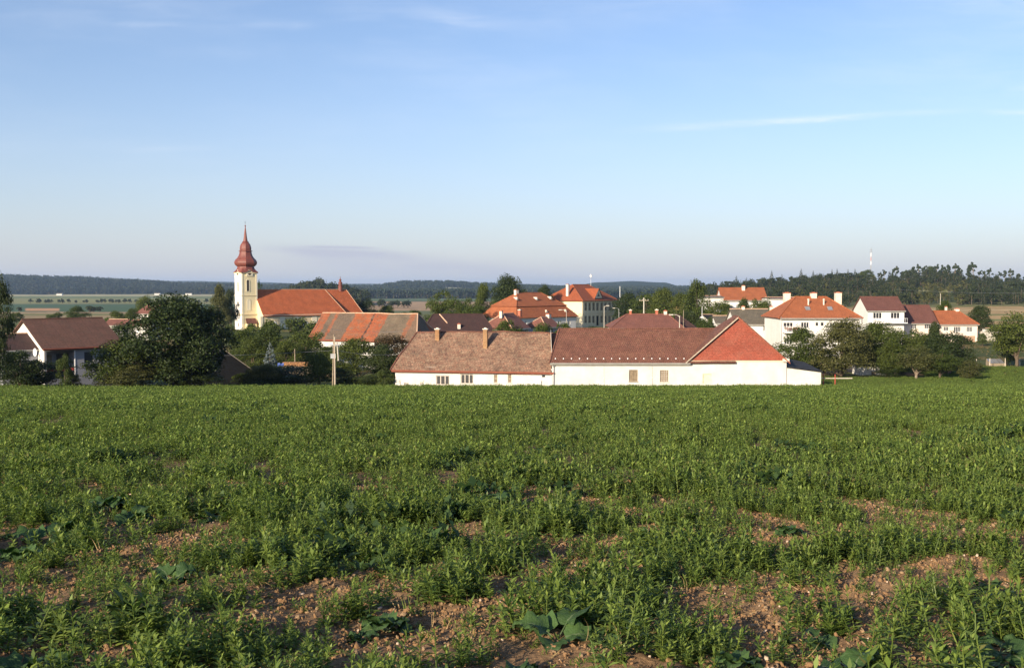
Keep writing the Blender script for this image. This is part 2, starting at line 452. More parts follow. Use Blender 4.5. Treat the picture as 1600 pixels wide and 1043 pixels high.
M['frame'] = plain('window_frame', (.72, .72, .70), .6)
M['old_frame'] = plain('weathered_frame', (.55, .50, .44), .8, (.4, .35, .3), 8)
M['board'] = plain('boarded_window', (.26, .20, .13), .9, (.17, .13, .085), 6, .5, 20)
M['creamdoor'] = plain('cream_boards', (.72, .65, .45), .8, (.62, .55, .38), 3)
M['brick_y'] = tiles('yellow_brick', (0.434, 0.238, 0.098), (0.385, 0.189, 0.07), (0.245, 0.175, 0.112), (0.35, 0.154, 0.056), w=.25, h=.1)
M['brick_r'] = plain('red_brick', (.42, .14, .08), .9, (.32, .1, .06), 8, .5, 15)
M['chim_w'] = plain('rendered_chimney', (.72, .66, .55), .9, (.58, .5, .4), 3)
M['black'] = plain('dark_opening', (.012, .012, .014), .9)
M['wood'] = plain('weathered_wood', (.30, .24, .17), .9, (.2, .16, .11), 5)
M['concrete'] = plain('concrete', (.50, .47, .40), .9, (.42, .38, .32), 3)
M['metal'] = plain('grey_metal', (.45, .46, .47), .4, metal=.6)
M['redpaint'] = plain('red_paint', (.45, .07, .05), .5)
M['pinkpaint'] = plain('faded_red_paint', (.55, .30, .27), .6)
M['wpaint'] = plain('white_paint', (.8, .8, .8), .5)
M['bark'] = plain('bark', (.13, .095, .065), .95, (.08, .06, .04), 6, .6, 12)
M['palebark'] = plain('pale_bark', (.30, .24, .18), .95, (.2, .15, .11), 6, .6, 12)
M['blue'] = plain('blue_tarpaulin', (.05, .10, .35), .5)
M['logs'] = plain('stacked_firewood', (.52, .28, .12), .9, (.28, .14, .07), 7, .8, 9)
M['louver'] = plain('louvers', (.06, .05, .04), .8)
M['yellow_house'] = plain('ochre_plaster', (.62, .42, .18), .9)

M['leaf_dark'] = leafmat('dark_leaves', (0.0169, 0.02808, 0.0078), (0.04056, 0.05928, 0.0143), .22, .55)
M['leaf_mid'] = leafmat('green_leaves', (0.03023, 0.04703, 0.009979), (0.07823, 0.1034, 0.01872), .3)
M['leaf_light'] = leafmat('light_leaves', (0.0351, 0.05616, 0.01287), (0.07254, 0.09945, 0.0234), .35)
M['leaf_brown'] = leafmat('browning_leaves', (.045, .032, .014), (.09, .06, .027), .3)
M['leaf_olive'] = leafmat('olive_leaves', (0.0499, 0.05702, 0.01782), (0.1069, 0.1069, 0.03386), .3)
M['leaf_spruce'] = leafmat('spruce_needles', (0.0156, 0.0273, 0.0117), (0.0338, 0.0494, 0.0182), .12)
M['leaf_blue'] = leafmat('blue_spruce_needles', (.08, .11, .12), (.15, .19, .20), .12)
M['crop'] = leafmat('crop_leaves', (0.06653, 0.1174, 0.02499), (0.1802, 0.2457, 0.05248), .27, .5, spec=.3)
M['crop_old'] = leafmat('yellowing_crop_leaves', (.13, .15, .04), (.2, .2, .07), .35, .55)
M['broad'] = leafmat('broad_weed_leaves', (0.0325, 0.0725, 0.0225), (0.0525, 0.1025, 0.03), .25, .5, spec=.3)
_nt = M['broad'].node_tree; _b = _nt.nodes['Principled BSDF']
_uv = _nt.nodes.new('ShaderNodeUVMap'); _uv.uv_map = 'UVMap'; _s = _nt.nodes.new('ShaderNodeSeparateXYZ'); _nt.links.new(_uv.outputs[0], _s.inputs[0])
_w = _nt.nodes.new('ShaderNodeTexWave'); _w.bands_direction = 'Y'; _w.inputs['Scale'].default_value = 2.4; _w.inputs['Distortion'].default_value = 1.5; _nt.links.new(_uv.outputs[0], _w.inputs['Vector'])
_a = _nt.nodes.new('ShaderNodeMath'); _a.operation = 'ABSOLUTE'; _nt.links.new(_s.outputs[0], _a.inputs[0])
_v = cramp(_nt, _a.outputs[0], [(.02, (1, 1, 1)), (.07, (0, 0, 0))])
_c = _b.inputs['Base Color'].links[0].from_socket
_v2 = cramp(_nt, _w.outputs[0], [(.9, (0, 0, 0)), (1.0, (.35, .35, .35))])
_nt.links.new(mixc(_nt, mixc(_nt, 1.0, _v, _v2, 'ADD'), _c, (.14, .19, .09)), _b.inputs['Base Color'])
_n = noise_node(_nt, 3, vec=_uv.outputs[0], detail=5); _bp = _nt.nodes.new('ShaderNodeBump'); _bp.inputs['Strength'].default_value = .8; _bp.inputs['Distance'].default_value = .012
_nt.links.new(_n.outputs[0], _bp.inputs['Height']); _nt.links.new(_bp.outputs[0], _b.inputs['Normal'])
M['broad_small'] = leafmat('small_weed_leaves', (0.0225, 0.05, 0.0175), (0.045, 0.0825, 0.02625), .3, .55)
M['straw'] = leafmat('dry_straw', (.20, .13, .06), (.36, .26, .13), .2, .7)
M['clod_pale'] = plain('pale_soil_clods', (0.4037, 0.2815, 0.16), .97, (0.2907, 0.1822, 0.096), 30, .5, 60)
M['clod'] = plain('soil_clods', (0.3629, 0.2149, 0.1004), .97, (0.2177, 0.1184, 0.052), 30, .5, 60)
M['stone_chip'] = plain('stone_chips', (.55, .44, .33), .9, (.42, .3, .2), 9)

# ---------------------------------------------------------------- instanced "stuff" as ONE object with its own prototypes inside
def gn_stuff(name, protos, pts, rot, scl, idx, mats, label, cat=None):
    V = []; Fs = []; mi = []; kk = []; off = 0
    for k, (v, f, m) in enumerate(protos):
        v = np.asarray(v, float); V.append(v)
        f = np.asarray(f, int); Fs.append(f + off); mi.append(np.asarray(m)); kk.append(np.full(len(v), k)); off += len(v)
    pts = np.asarray(pts, float)
    npt = len(pts)
    allv = np.concatenate(V + [pts])
    me = np_mesh(name, allv, Fs, mats, np.concatenate(mi))
    n = len(allv)
    a = me.attributes.new('pick', 'INT', 'POINT'); a.data.foreach_set('value', np.concatenate(kk + [np.asarray(idx)]).astype(np.int32))
    b = me.attributes.new('seed_point', 'BOOLEAN', 'POINT'); b.data.foreach_set('value', np.arange(n) >= off)
    r = np.zeros((n, 3), np.float32); r[off:] = rot
    a = me.attributes.new('turn', 'FLOAT_VECTOR', 'POINT'); a.data.foreach_set('vector', r.ravel())
    s = np.ones((n, 3), np.float32); s[off:] = scl
    a = me.attributes.new('size', 'FLOAT_VECTOR', 'POINT'); a.data.foreach_set('vector', s.ravel())
    ng = bpy.data.node_groups.new(name, 'GeometryNodeTree')
    ng.interface.new_socket('Geometry', in_out='INPUT', socket_type='NodeSocketGeometry')
    ng.interface.new_socket('Geometry', in_out='OUTPUT', socket_type='NodeSocketGeometry')
    N = ng.nodes; L = ng.links
    gi = N.new('NodeGroupInput'); go = N.new('NodeGroupOutput')
    def attr(nm, t):
        x = N.new('GeometryNodeInputNamedAttribute'); x.data_type = t; x.inputs['Name'].default_value = nm
        return x.outputs['Attribute']
    pick = attr('pick', 'INT'); sp = attr('seed_point', 'BOOLEAN'); turn = attr('turn', 'FLOAT_VECTOR'); size = attr('size', 'FLOAT_VECTOR')
    sep = N.new('GeometryNodeSeparateGeometry'); sep.domain = 'POINT'
    L.new(gi.outputs[0], sep.inputs['Geometry']); L.new(sp, sep.inputs['Selection'])
    ptsg = sep.outputs['Selection']; prg = sep.outputs['Inverted']
    m2p = N.new('GeometryNodeMeshToPoints'); L.new(ptsg, m2p.inputs['Mesh'])
    join = N.new('GeometryNodeJoinGeometry')
    for k in range(len(protos)):
        cmpn = N.new('FunctionNodeCompare'); cmpn.data_type = 'INT'; cmpn.operation = 'EQUAL'
        L.new(pick, cmpn.inputs[2]); cmpn.inputs[3].default_value = k
        sk = N.new('GeometryNodeSeparateGeometry'); sk.domain = 'POINT'
        L.new(prg, sk.inputs['Geometry']); L.new(cmpn.outputs[0], sk.inputs['Selection'])
        ip = N.new('GeometryNodeInstanceOnPoints')
        L.new(m2p.outputs[0], ip.inputs['Points']); L.new(cmpn.outputs[0], ip.inputs['Selection'])
        L.new(sk.outputs['Selection'], ip.inputs['Instance'])
        L.new(turn, ip.inputs['Rotation']); L.new(size, ip.inputs['Scale'])
        L.new(ip.outputs[0], join.inputs[0])
    L.new(join.outputs[0], go.inputs[0])
    o = link_mesh(name, me)
    md = o.modifiers.new('instances', 'NODES'); md.node_group = ng
    tag(o, label, cat, None, 'stuff')
    return o

rng = np.random.default_rng(11)
# ---------------------------------------------------------------- crop prototypes
def leaf_quad(V, Fc, mi, p, d, up, ln, wd, m, droop=.3):
    """a diamond leaf in two folded halves from p along d"""
    d = d / np.linalg.norm(d); s = np.cross(d, up); s /= (np.linalg.norm(s) + 1e-9)
    n = np.cross(s, d)
    i = len(V)
    mid = p + d * ln * .45
    V += [p, mid + s * wd * .5 + n * wd * .15, p + d * ln + np.array([0, 0, -droop * ln * .3]), mid - s * wd * .5 + n * wd * .15]
    Fc.append((i, i + 1, i + 2, i + 3)); mi.append(m)
def crop_proto(seed, nst, spread, h0, h1, nleaf, ll, lw, old=.06, grassy=.1):
    r = np.random.default_rng(seed); V = []; Fc = []; mi = []
    for s in range(nst):
        a = r.uniform(0, 6.28); q = spread * math.sqrt(r.uniform())
        b = np.array([q * math.cos(a), q * math.sin(a), -.02]); h = r.uniform(h0, h1)
        lean = np.array([r.normal(0, .24), r.normal(0, .24), 1.0]); lean /= np.linalg.norm(lean)
        w = .0035; i = len(V)
        t = b + lean * h
        V += [b + [w, 0, 0], b - [w, 0, 0], t - [w * .4, 0, 0], t + [w * .4, 0, 0]]; Fc.append((i, i + 1, i + 2, i + 3)); mi.append(0)
        i = len(V)
        V += [b + [0, w, 0], b - [0, w, 0], t - [0, w * .4, 0], t + [0, w * .4, 0]]; Fc.append((i, i + 1, i + 2, i + 3)); mi.append(0)
        ph = r.uniform(0, 6.28)
        for k in range(nleaf):
            f = .12 + .88 * (k + r.uniform(0, .8)) / nleaf
            ph += 2.4 + r.normal(0, .3)
            el = R(r.uniform(0, 38) + 34 * f ** 3)
            d = np.array([math.cos(ph) * math.cos(el), math.sin(ph) * math.cos(el), math.sin(el)])
            sz = (1.15 - .55 * f) * r.uniform(.7, 1.25)
            leaf_quad(V, Fc, mi, b + lean * h * f, d, np.array([0, 0, 1.0]), ll * sz, lw * sz, 1 if r.uniform() < old else 0)
    return np.array(V), np.array(Fc), np.array(mi)
def grass_proto(seed, n, h, straw=0):
    r = np.random.default_rng(seed); V = []; Fc = []; mi = []
    for s in range(n):
        a = r.uniform(0, 6.28); p = np.array([r.normal(0, .03), r.normal(0, .03), 0]); ln = h * r.uniform(.6, 1.2); w = .004
        side = np.array([-math.sin(a), math.cos(a), 0]); el = r.uniform(.5, 1.4)
        for k in range(3):
            q = p + np.array([math.cos(a) * math.cos(el), math.sin(a) * math.cos(el), math.sin(el)]) * ln / 3
            i = len(V); w2 = w * (1 - (k + 1) / 3.3)
            V += [p - side * w, p + side * w, q + side * w2, q - side * w2]; Fc.append((i, i + 1, i + 2, i + 3)); mi.append(2 if straw else 0)
            p = q; w = w2; el -= r.uniform(.2, .7)
    return np.array(V), np.array(Fc), np.array(mi)

# bare soil patches, given as (px, row, half width px, half height px) on the field plane
def plane_at(px, row):
    k = (row - 448) / F
    y = 1.65 / (k - .083); return U(px) * y, y
BARE = [(250, 858, 150, 24), (400, 905, 60, 14), (420, 940, 120, 20), (330, 985, 110, 22), (620, 912, 170, 13), (740, 965, 160, 34), (860, 905, 90, 12),
        (1030, 925, 120, 22), (1150, 985, 110, 30), (1320, 935, 140, 20), (1230, 900, 60, 12), (1380, 1010, 50, 14), (1530, 905, 70, 16), (1590, 835, 45, 16),
        (1155, 848, 45, 12), (1010, 779, 60, 7), (930, 800, 60, 6), (1090, 741, 22, 4), (1190, 770, 40, 5), (1460, 720, 16, 4), (1350, 715, 25, 3), (870, 706, 30, 3),
        (490, 860, 50, 9), (600, 840, 40, 7), (560, 1010, 80, 22), (110, 960, 50, 14), (60, 1010, 60, 12), (900, 1020, 70, 16), (660, 1030, 90, 12), (1480, 880, 60, 9), (700, 880, 60, 7),
        (200, 1020, 60, 12), (1060, 870, 50, 6), (840, 780, 40, 4), (590, 770, 30, 4), (120, 870, 50, 12)]
_B = []
for (px, row, a, b) in BARE:
    x0, y0 = plane_at(px, row); xl, _ = plane_at(px - a, row); _, yt = plane_at(px, row - b); _, yb = plane_at(px, row + b)
    _B.append((x0, (yt + yb) / 2, abs(x0 - xl), (yt - yb) / 2))
def bareness(x, y):
    v = np.zeros_like(x)
    for (x0, y0, a, b) in _B:
        v = np.maximum(v, 1.25 - ((x - x0) / a) ** 2 - ((y - y0) / b) ** 2)
    n = fbm(x * 1.2, (y - x * .12) * 2.4, 4, 3)
    return np.clip(v * 1.05 - .04 + (n - .47) * 3.6, 0, 1)

# ---------------------------------------------------------------- terrain: one sheet to the horizon
def build_terrain():
    az = np.concatenate([np.linspace(-88, -32, 30)[:-1], np.linspace(-32, 32, 641), np.linspace(32, 88, 30)[1:]])
    ds = np.concatenate([np.linspace(2, 100, 20)[:-1], np.linspace(100, 330, 70)[:-1], np.exp(np.linspace(math.log(330), math.log(14000), 260))])
    A, D = np.meshgrid(np.radians(az), ds)
    X = D * np.tan(np.clip(A, -R(75), R(75))); Y = D.copy()
    X = np.where(np.abs(A) > R(75), np.sign(A) * D * 3.73 * (1 + (np.abs(A) - R(75)) * 6), X)
    Z = ground_z(X, Y)
    Z = np.where(Y < 104, Z - .6, Z - .06) + (fbm(X / 6, Y / 6, 3, 9) - .45) * .5 * sm(108, 130, Y) * (1 - sm(400, 800, Y))
    n0, n1 = X.shape
    V = np.stack([X, Y, Z], -1).reshape(-1, 3)
    back = []
    i = np.arange(n0 * n1).reshape(n0, n1)
    Fc = np.stack([i[:-1, :-1], i[:-1, 1:], i[1:, 1:], i[1:, :-1]], -1).reshape(-1, 4)
    # land cover colours
    px = 800 + F * X / Y
    w = (fbm(X / 70, Y / 70, 3, 21) - .45) * 2
    wp = px + w * 25
    C = np.zeros((n0, n1, 3)); C[:] = (.085, .10, .035)
    def paint(mask, c):
        C[mask] = c
    n = fbm(X / 9, Y / 9, 4, 31)
    paint((Y > 104) & (Y < 330) & (n > .5), (.17, .135, .055))
    row = 448 - F * Z / Y
    L = wp < 470
    yw = Y * (1 + .04 * w)
    for m0, bands in ((L, [(330, 470, (.12, .14, .05)), (470, 560, (.32, .24, .13)), (560, 640, (.20, .19, .08)), (640, 760, (.36, .26, .15)), (760, 1250, (.075, .125, .065)), (1250, 1330, (.2, .2, .1)),
                           (1330, 1900, (.24, .24, .10)), (1900, 2300, (.16, .19, .08)), (2300, 2700, (.38, .35, .2)), (2700, 3800, (.03, .045, .022))]),
                      ((wp >= 470) & (wp < 1060), [(330, 620, (.14, .15, .06)), (620, 840, (.13, .15, .07)), (840, 1500, (.40, .27, .16)), (1500, 1560, (.05, .06, .03)), (1560, 1900, (.12, .16, .08)), (1900, 5200, (.03, .045, .022))]),
                      (wp >= 1060, [(330, 560, (.42, .29, .14)), (560, 620, (.16, .16, .06)), (620, 1300, (.07, .085, .03)), (1300, 5000, (.04, .06, .03))])):
        for a, b, c in bands: paint(m0 & (yw >= a) & (yw < b), c)
    paint((wp > 1060) & (Y > 360) & (Y < 380), (.18, .2, .06)); paint((wp > 1060) & (Y > 420) & (Y < 440), (.2, .2, .07)); paint((wp > 1060) & (Y > 500) & (Y < 512), (.5, .38, .2))
    paint((px < 300) & (px > 30) & (row > 481.5) & (row < 485.5) & (np.abs(px - 66) < 26), (.5, .28, .15))
    paint((px > 1425) & (px < 1510) & (Y > 735) & (Y < 790), (.34, .33, .14))
    paint((px > 1345) & (px < 1370) & (Y > 840) & (Y < 900), (.30, .2, .1))
    paint((np.abs(px - 518) < 18) & (Y > 1100) & (Y < 1260), (.32, .2, .14))
    paint((wp > 690) & (wp < 745) & (Y > 2900) & (Y < 3300), (.34, .33, .2))
    paint((Y > 5200), (.035, .05, .03)); paint((Y > 7000) & (n > .55), (.12, .13, .08))
    me = np_mesh('terrain', V, [Fc], [None], smooth=True)
    ca = me.color_attributes.new('cover', 'FLOAT_COLOR', 'POINT')
    c4 = np.concatenate([C.reshape(-1, 3), np.ones((n0 * n1, 1))], 1).astype(np.float32)
    ca.data.foreach_set('color', c4.ravel())
    m, nt, b = new_mat('terrain_cover')
    at = nt.nodes.new('ShaderNodeVertexColor'); at.layer_name = 'cover'
    nn = noise_node(nt, .12, 'Position', 8, .7)
    col = mixc(nt, 1.0, at.outputs[0], cramp(nt, nn.outputs[0], [(.3, (.65, .68, .65)), (.7, (1.3, 1.25, 1.2))]), 'MULTIPLY')
    n2 = noise_node(nt, 1.2, 'Position', 6, .7)
    col = mixc(nt, 1.0, col, cramp(nt, n2.outputs[0], [(.3, (.75, .75, .75)), (.7, (1.2, 1.2, 1.2))]), 'MULTIPLY')
    nt.links.new(col, b.inputs['Base Color']); b.inputs['Roughness'].default_value = .97; b.inputs['Specular IOR Level'].default_value = .1
    me.materials.clear(); me.materials.append(m)
    tag(link_mesh('terrain', me), kind='structure')
build_terrain()

def field_z(X, Y):
    fade = 1 / (1 + (np.maximum(Y, 0) / 14) ** 2)
    ridge = np.maximum(0, fbm(X * 2.2, Y * 2.2, 3, 41) - .35) * .20
    clods = (fbm(X * 8, Y * 8, 3, 44) - .45) * .09
    return ground_z(X, Y) + (ridge + clods) * np.maximum(fade, .12) + (fbm(X / 9, Y / 9, 2, 50) - .4) * .12
def build_field():
    xs = np.concatenate([-np.geomspace(7, 230, 90)[::-1], np.linspace(-7, 7, 420)[1:-1], np.geomspace(7, 230, 90)])
    ys = np.concatenate([np.linspace(-25, 2.6, 30), np.linspace(2.6, 12, 330)[1:], np.geomspace(12, 158, 170)[1:]])
    X, Y = np.meshgrid(xs, ys)
    Z = field_z(X, Y)
    # the far hem of the field dives under the village ground
    hem = np.maximum(sm(103.6, 107, Y) * (X < 33), sm(150, 156, Y))
    Z = Z - hem * 1.2
    n0, n1 = X.shape; i = np.arange(n0 * n1).reshape(n0, n1)
    Fc = np.stack([i[:-1, :-1], i[:-1, 1:], i[1:, 1:], i[1:, :-1]], -1).reshape(-1, 4)
    m, nt, b = new_mat('field_soil')
    n1_ = noise_node(nt, 1.3, 'Position', 6, .65); n2_ = noise_node(nt, 34, 'Position', 5, .75)
    c1 = cramp(nt, n1_.outputs[0], [(.3, (.19, .115, .062)), (.7, (.30, .195, .108))])
    c2 = cramp(nt, n2_.outputs[0], [(.25, (.45, .42, .4)), (.5, (1, 1, 1)), (.72, (1.45, 1.4, 1.3))])
    nt.links.new(mixc(nt, 1.0, c1, c2, 'MULTIPLY'), b.inputs['Base Color']); b.inputs['Roughness'].default_value = .98
    b.inputs['Specular IOR Level'].default_value = .1
    n3 = noise_node(nt, 45, 'Position', 6, .7)
    bp = nt.nodes.new('ShaderNodeBump'); bp.inputs['Strength'].default_value = .9; bp.inputs['Distance'].default_value = .02
    nt.links.new(n3.outputs[0], bp.inputs['Height']); nt.links.new(bp.outputs[0], b.inputs['Normal'])
    me = np_mesh('field', np.stack([X, Y, Z], -1).reshape(-1, 3), [Fc], [m], smooth=True)
    tag(link_mesh('field', me), kind='structure')
build_field()

weeds = [(870, 1005, 3, 1.25, 'big broad ragged weed leaves over bare soil at the bottom edge, right of centre'),
         (600, 985, 0, 1.2, 'bushy broad-leaved weed with crinkled leaves on bare soil, bottom left of centre'),
         (560, 1000, 2, .8, 'smaller broad-leaved weed touching the left side of the bushy crinkled one'),
         (260, 915, 0, 1.3, 'dark broad-leaved weed casting shade on the bare patch at lower left'),
         (40, 1050, 1, 1.2, 'broad pale weed leaves cut by the bottom left corner'),
         (810, 1055, 2, 1.2, 'low weed with round leaves at the bottom edge left of the big ragged leaves'),
         (1335, 1062, 3, 1.3, 'large weed leaf at the bottom edge below a bare soil patch on the right'),
         (1290, 1005, 2, 1.1, 'weed with upright stem and round leaves beside the right bare soil strip'),
         (1575, 1025, 1, 1.2, 'weed with broad rounded leaves near the bottom right corner'),
         (1545, 1060, 0, 1.1, 'dark weed at the bottom edge just left of the bottom right corner'),
         (1320, 965, 1, .9, 'single round weed leaf standing in front of the right bare strip'),
         (1022, 838, 1, 1.2, 'round-leaved weed standing upright among crop right of centre'),
         (1240, 838, 0, 1.1, 'broad leaves of a weed deep in the dense crop at right'),
         (160, 800, 0, 1.9, 'large dark leafy weed clump at the left above the bare patch'),
         (205, 815, 2, 1.8, 'leafy weed clump right beside the large dark clump at left'),
         (60, 850, 3, 1.5, 'tall broad weed leaf near the left edge'),
         (30, 875, 0, 1.5, 'dark broad-leaved weed half cut by the left edge'),
         (770, 790, 0, 1.7, 'dark weed cluster in the middle of the field'),
         (890, 775, 2, 1.8, 'dark spreading weed cluster right of the middle of the field'),
         (1215, 760, 1, 1.7, 'weed with one pale round leaf in the right half of the field'),
         (1285, 715, 2, 1.8, 'low dark weed patch far out in the right half of the field'),
         (330, 815, 1, 1.4, 'pale broad leaf poking out above the left bare patch'),
         (950, 1010, 2, .9, 'small weed in deep shade right of the big ragged leaves'),
         (1160, 1050, 0, 1.0, 'leafy weed at the bottom edge between two bare soil patches')]
def clear_weeds(x, y):
    k = np.ones(len(x), bool)
    for px, row, _, s, _l in weeds:
        x0, y0 = plane_at(px, row); rr = .17 * s
        k &= ((x - x0) ** 2 + (np.minimum(y - y0, 0) * .45 + np.maximum(y - y0, 0)) ** 2 > rr * rr)
    return x[k], y[k]
def scatter(y0, y1, dens, margin=1.25, keep=None):
    ymax = y1; half = ymax * .515 * margin + 2
    n = int(dens * (y1 - y0) * 2 * half)
    x = rng.uniform(-half, half, n); y = rng.uniform(y0, y1, n)
    k = np.abs(x) < y * .515 * margin + 2
    k &= np.where(x < 33.5, y < 103.6, np.where(x < 56, y < 128, y < 150))
    return x[k], y[k]
def clump(x, y): return fbm(x * 2.1, y * 1.7, 3, 83)
def thin(x, y, lo=.30, hi=.47, base=.12):
    k = rng.uniform(size=len(x)) < base + (1 - base) * sm(lo, hi, clump(x, y)); return x[k], y[k]
def rosette_proto(seed, n, ln):
    r = np.random.default_rng(seed); V = []; Fc = []; mi = []
    for k in range(n):
        a = r.uniform(0, 6.28); el = r.uniform(.1, 1.1); L = ln * r.uniform(.5, 1.2)
        d = np.array([math.cos(a) * math.cos(el), math.sin(a) * math.cos(el), math.sin(el)]); b = np.array([r.normal(0, .05), r.normal(0, .05), r.uniform(0, .10)])
        leaf_quad(V, Fc, mi, b + d * L * .4, d, np.array([0, 0, 1.0]), L, L * .62, 3)
    return np.array(V), np.array(Fc), np.array(mi)
def build_crop():
    protos = [crop_proto(100 + i, 2, .05, .13, .26, 24, .066, .0205) for i in range(6)]          # near clumps 0-5
    protos += [crop_proto(200 + i, 2, .04, .06, .13, 12, .045, .014) for i in range(2)]           # small sprouts 6,7
    protos += [grass_proto(300, 14, .24)]                                                        # 8 grass
    protos += [crop_proto(400 + i, 5, .14, .16, .30, 13, .085, .027) for i in range(4)]            # mid 9-12
    protos += [crop_proto(500 + i, 9, .36, .16, .30, 8, .14, .05) for i in range(3)]             # far 13-15
    protos += [rosette_proto(600 + i, 22, .11) for i in range(3)]                                # broad dark weeds among the crop 16-18
    P = []; I = []; S = []
    def add(x, y, idx, s0, s1, zs=None):
        z = field_z(x, y) - .005
        P.append(np.stack([x, y, z], -1)); I.append(idx)
        s = rng.uniform(s0, s1, len(x)); v = .22 + 1.15 * fbm(x * .8, y * .8, 3, 71) + .55 * sm(.3, .62, clump(x, y))
        s = s * v
        S.append(np.stack([s, s, s * rng.uniform(.85, 1.15, len(x))], -1))
    x, y = clear_weeds(*scatter(2.6, 13, 105)); x, y = thin(x, y)
    b = bareness(x, y); k = rng.uniform(size=len(x)) > np.clip(b * 1.25, 0, .975); x, y = x[k], y[k]
    add(x, y, rng.integers(0, 6, len(x)), .7, 1.35)
    x, y = scatter(2.6, 13, 22)
    add(x, y, rng.integers(6, 8, len(x)), .5, 1.1)
    x, y = scatter(2.6, 22, 2.2)
    add(x, y, np.full(len(x), 8), .6, 1.3)
    x, y = scatter(13, 36, 34); x, y = thin(x, y)
    b = bareness(x, y); k = rng.uniform(size=len(x)) > np.clip(b * 1.3, 0, .93); x, y = x[k], y[k]
    add(x, y, rng.integers(9, 13, len(x)), .8, 1.25)
    x, y = scatter(36, 152, 7.0, 1.12); x, y = thin(x, y, .3, .45, .45)
    add(x, y, rng.integers(13, 16, len(x)), .8, 1.25)
    x, y = scatter(5.5, 60, 9); k = (fbm(x * .55, y * .40, 3, 97) > .55) & (rng.uniform(size=len(x)) > bareness(x, y)); x, y = x[k], y[k]
    add(x, y, rng.integers(16, 19, len(x)), .7, 1.35)
    P = np.concatenate(P); I = np.concatenate(I); S = np.concatenate(S)
    rot = np.zeros_like(P); rot[:, 2] = rng.uniform(0, 6.28, len(P)); rot[:, :2] = rng.normal(0, .09, (len(P), 2))
    print('crop instances', len(P))
    gn_stuff('crop_plants', protos, P, rot, S, I, [M['crop'], M['crop_old'], M['straw'], M['broad_small']], 'green leafy crop covering the sloping field', 'crop')
build_crop()

def build_clods():
    protos = []
    for s in range(5):
        r = np.random.default_rng(900 + s)
        bm = bmesh.new(); bmesh.ops.create_icosphere(bm, subdivisions=1, radius=1)
        v = np.array([p.co[:] for p in bm.verts]); f = np.array([[q.index for q in p.verts] for p in bm.faces]); bm.free()
        v = v * r.uniform(.55, 1.2, (len(v), 1)) * np.array([1, .8, .6])
        protos.append((v, f, np.full(len(f), {4: 1, 3: 2}.get(s, 0))))
    x, y = scatter(2.6, 15, 1300, 1.1)
    k = rng.uniform(size=len(x)) < .25 + bareness(x, y); x, y = x[k], y[k]
    z = field_z(x, y) + .003
    P = np.stack([x, y, z], -1); s = np.minimum(np.exp(rng.normal(-4.75, .68, len(x))), .028)[:, None] * rng.uniform(.7, 1.3, (len(x), 3))
    idx = rng.choice(5, len(x), p=[.27, .27, .27, .17, .02])
    print('clods', len(x))
    gn_stuff('soil_clods', protos, P, rng.uniform(0, 6.28, P.shape), s, idx, [M['clod'], M['stone_chip'], M['clod_pale']], 'crumbly brown soil clods and small stones between the crop plants', 'soil')
    # dry straw bits
    pr = [grass_proto(950 + i, 1 + i, .08 + .05 * i, 1) for i in range(3)]
    x, y = scatter(2.6, 12, 5); k = bareness(x, y) > .2; x, y = x[k], y[k]
    z = field_z(x, y) + .012
    P = np.stack([x, y, z], -1); rot = np.zeros_like(P); rot[:, 2] = rng.uniform(0, 6.28, len(P)); rot[:, 0] = rng.uniform(.8, 1.4, len(P))
    gn_stuff('dry_straw', pr, P, rot, np.ones_like(P), rng.integers(0, 3, len(P)), [M['crop'], M['crop_old'], M['straw']], 'dry straw bits lying on the bare soil patches', 'straw')
build_clods()

# ---------------------------------------------------------------- broad-leaved weeds in the crop, each its own thing
def weed_mesh(seed, nleaf, ll, flat=0.5):
    r = random.Random(seed); mb = MB()
    for k in range(nleaf):
        a = k * 2.4 + r.uniform(-.4, .4); L = ll * r.uniform(.6, 1.1); wd = L * r.uniform(.42, .6)
        el = r.uniform(.25, 1.15) * (1 - flat * .5); dirh = Vector((math.cos(a), math.sin(a), 0)); side = Vector((-math.sin(a), math.cos(a), 0))
        p = Vector((0, 0, 0)); pet = L * r.uniform(.3, .6)
        q = p + (dirh * math.cos(el) + Vector((0, 0, math.sin(el)))) * pet
        mb.tube([p, q], [.004, .003], 4, cap=False)
        nu, nv = 9, 6; grid = []
        c = q.copy(); e = el; tw = r.uniform(-.5, .5)
        ruf = [r.uniform(-1, 1) for _ in range(40)]
        for i in range(nu + 1):
            t = i / nu
            half = wd * math.sin(math.pi * min(1, (t * .93 + .05)) ** .55) * (1 + .16 * math.sin(t * 19 + k) + .1 * ruf[i])
            up = dirh * -math.sin(e) + Vector((0, 0, math.cos(e)))
            rowp = []
            for j in range(nv + 1):
                s = j / nv * 2 - 1
                sd = side * math.cos(tw) + up * math.sin(tw)
                rowp.append(c + sd * half * s + up * (abs(s) * half * .28 + (.16 * wd * math.sin(t * 15 + s * 4 + k) * abs(s)) + .05 * wd * ruf[(i * 7 + j) % 40]))
            grid.append(rowp)
            c = c + (dirh * math.cos(e) + Vector((0, 0, math.sin(e)))) * L / nu
            e -= r.uniform(.08, .26)
        i0 = len(mb.v)
        for rowp in grid: mb.v += [tuple(x) for x in rowp]
        for i in range(nu):
            for j in range(nv):
                a0 = i0 + i * (nv + 1) + j
                mb.f.append([a0, a0 + 1, a0 + nv + 2, a0 + nv + 1]); mb.uv.append([((jj / nv * 2 - 1), ii / nu * 2) for ii, jj in ((i, j), (i, j + 1), (i + 1, j + 1), (i + 1, j))]); mb.mi.append(0)
    me = mb.mesh('broadleaf_weed', M['broad'])
    me.polygons.foreach_set('use_smooth', [True] * len(me.polygons))
    return me
WM = [weed_mesh(60, 12, .13), weed_mesh(61, 8, .15, .9), weed_mesh(62, 14, .11), weed_mesh(63, 5, .21, .6)]
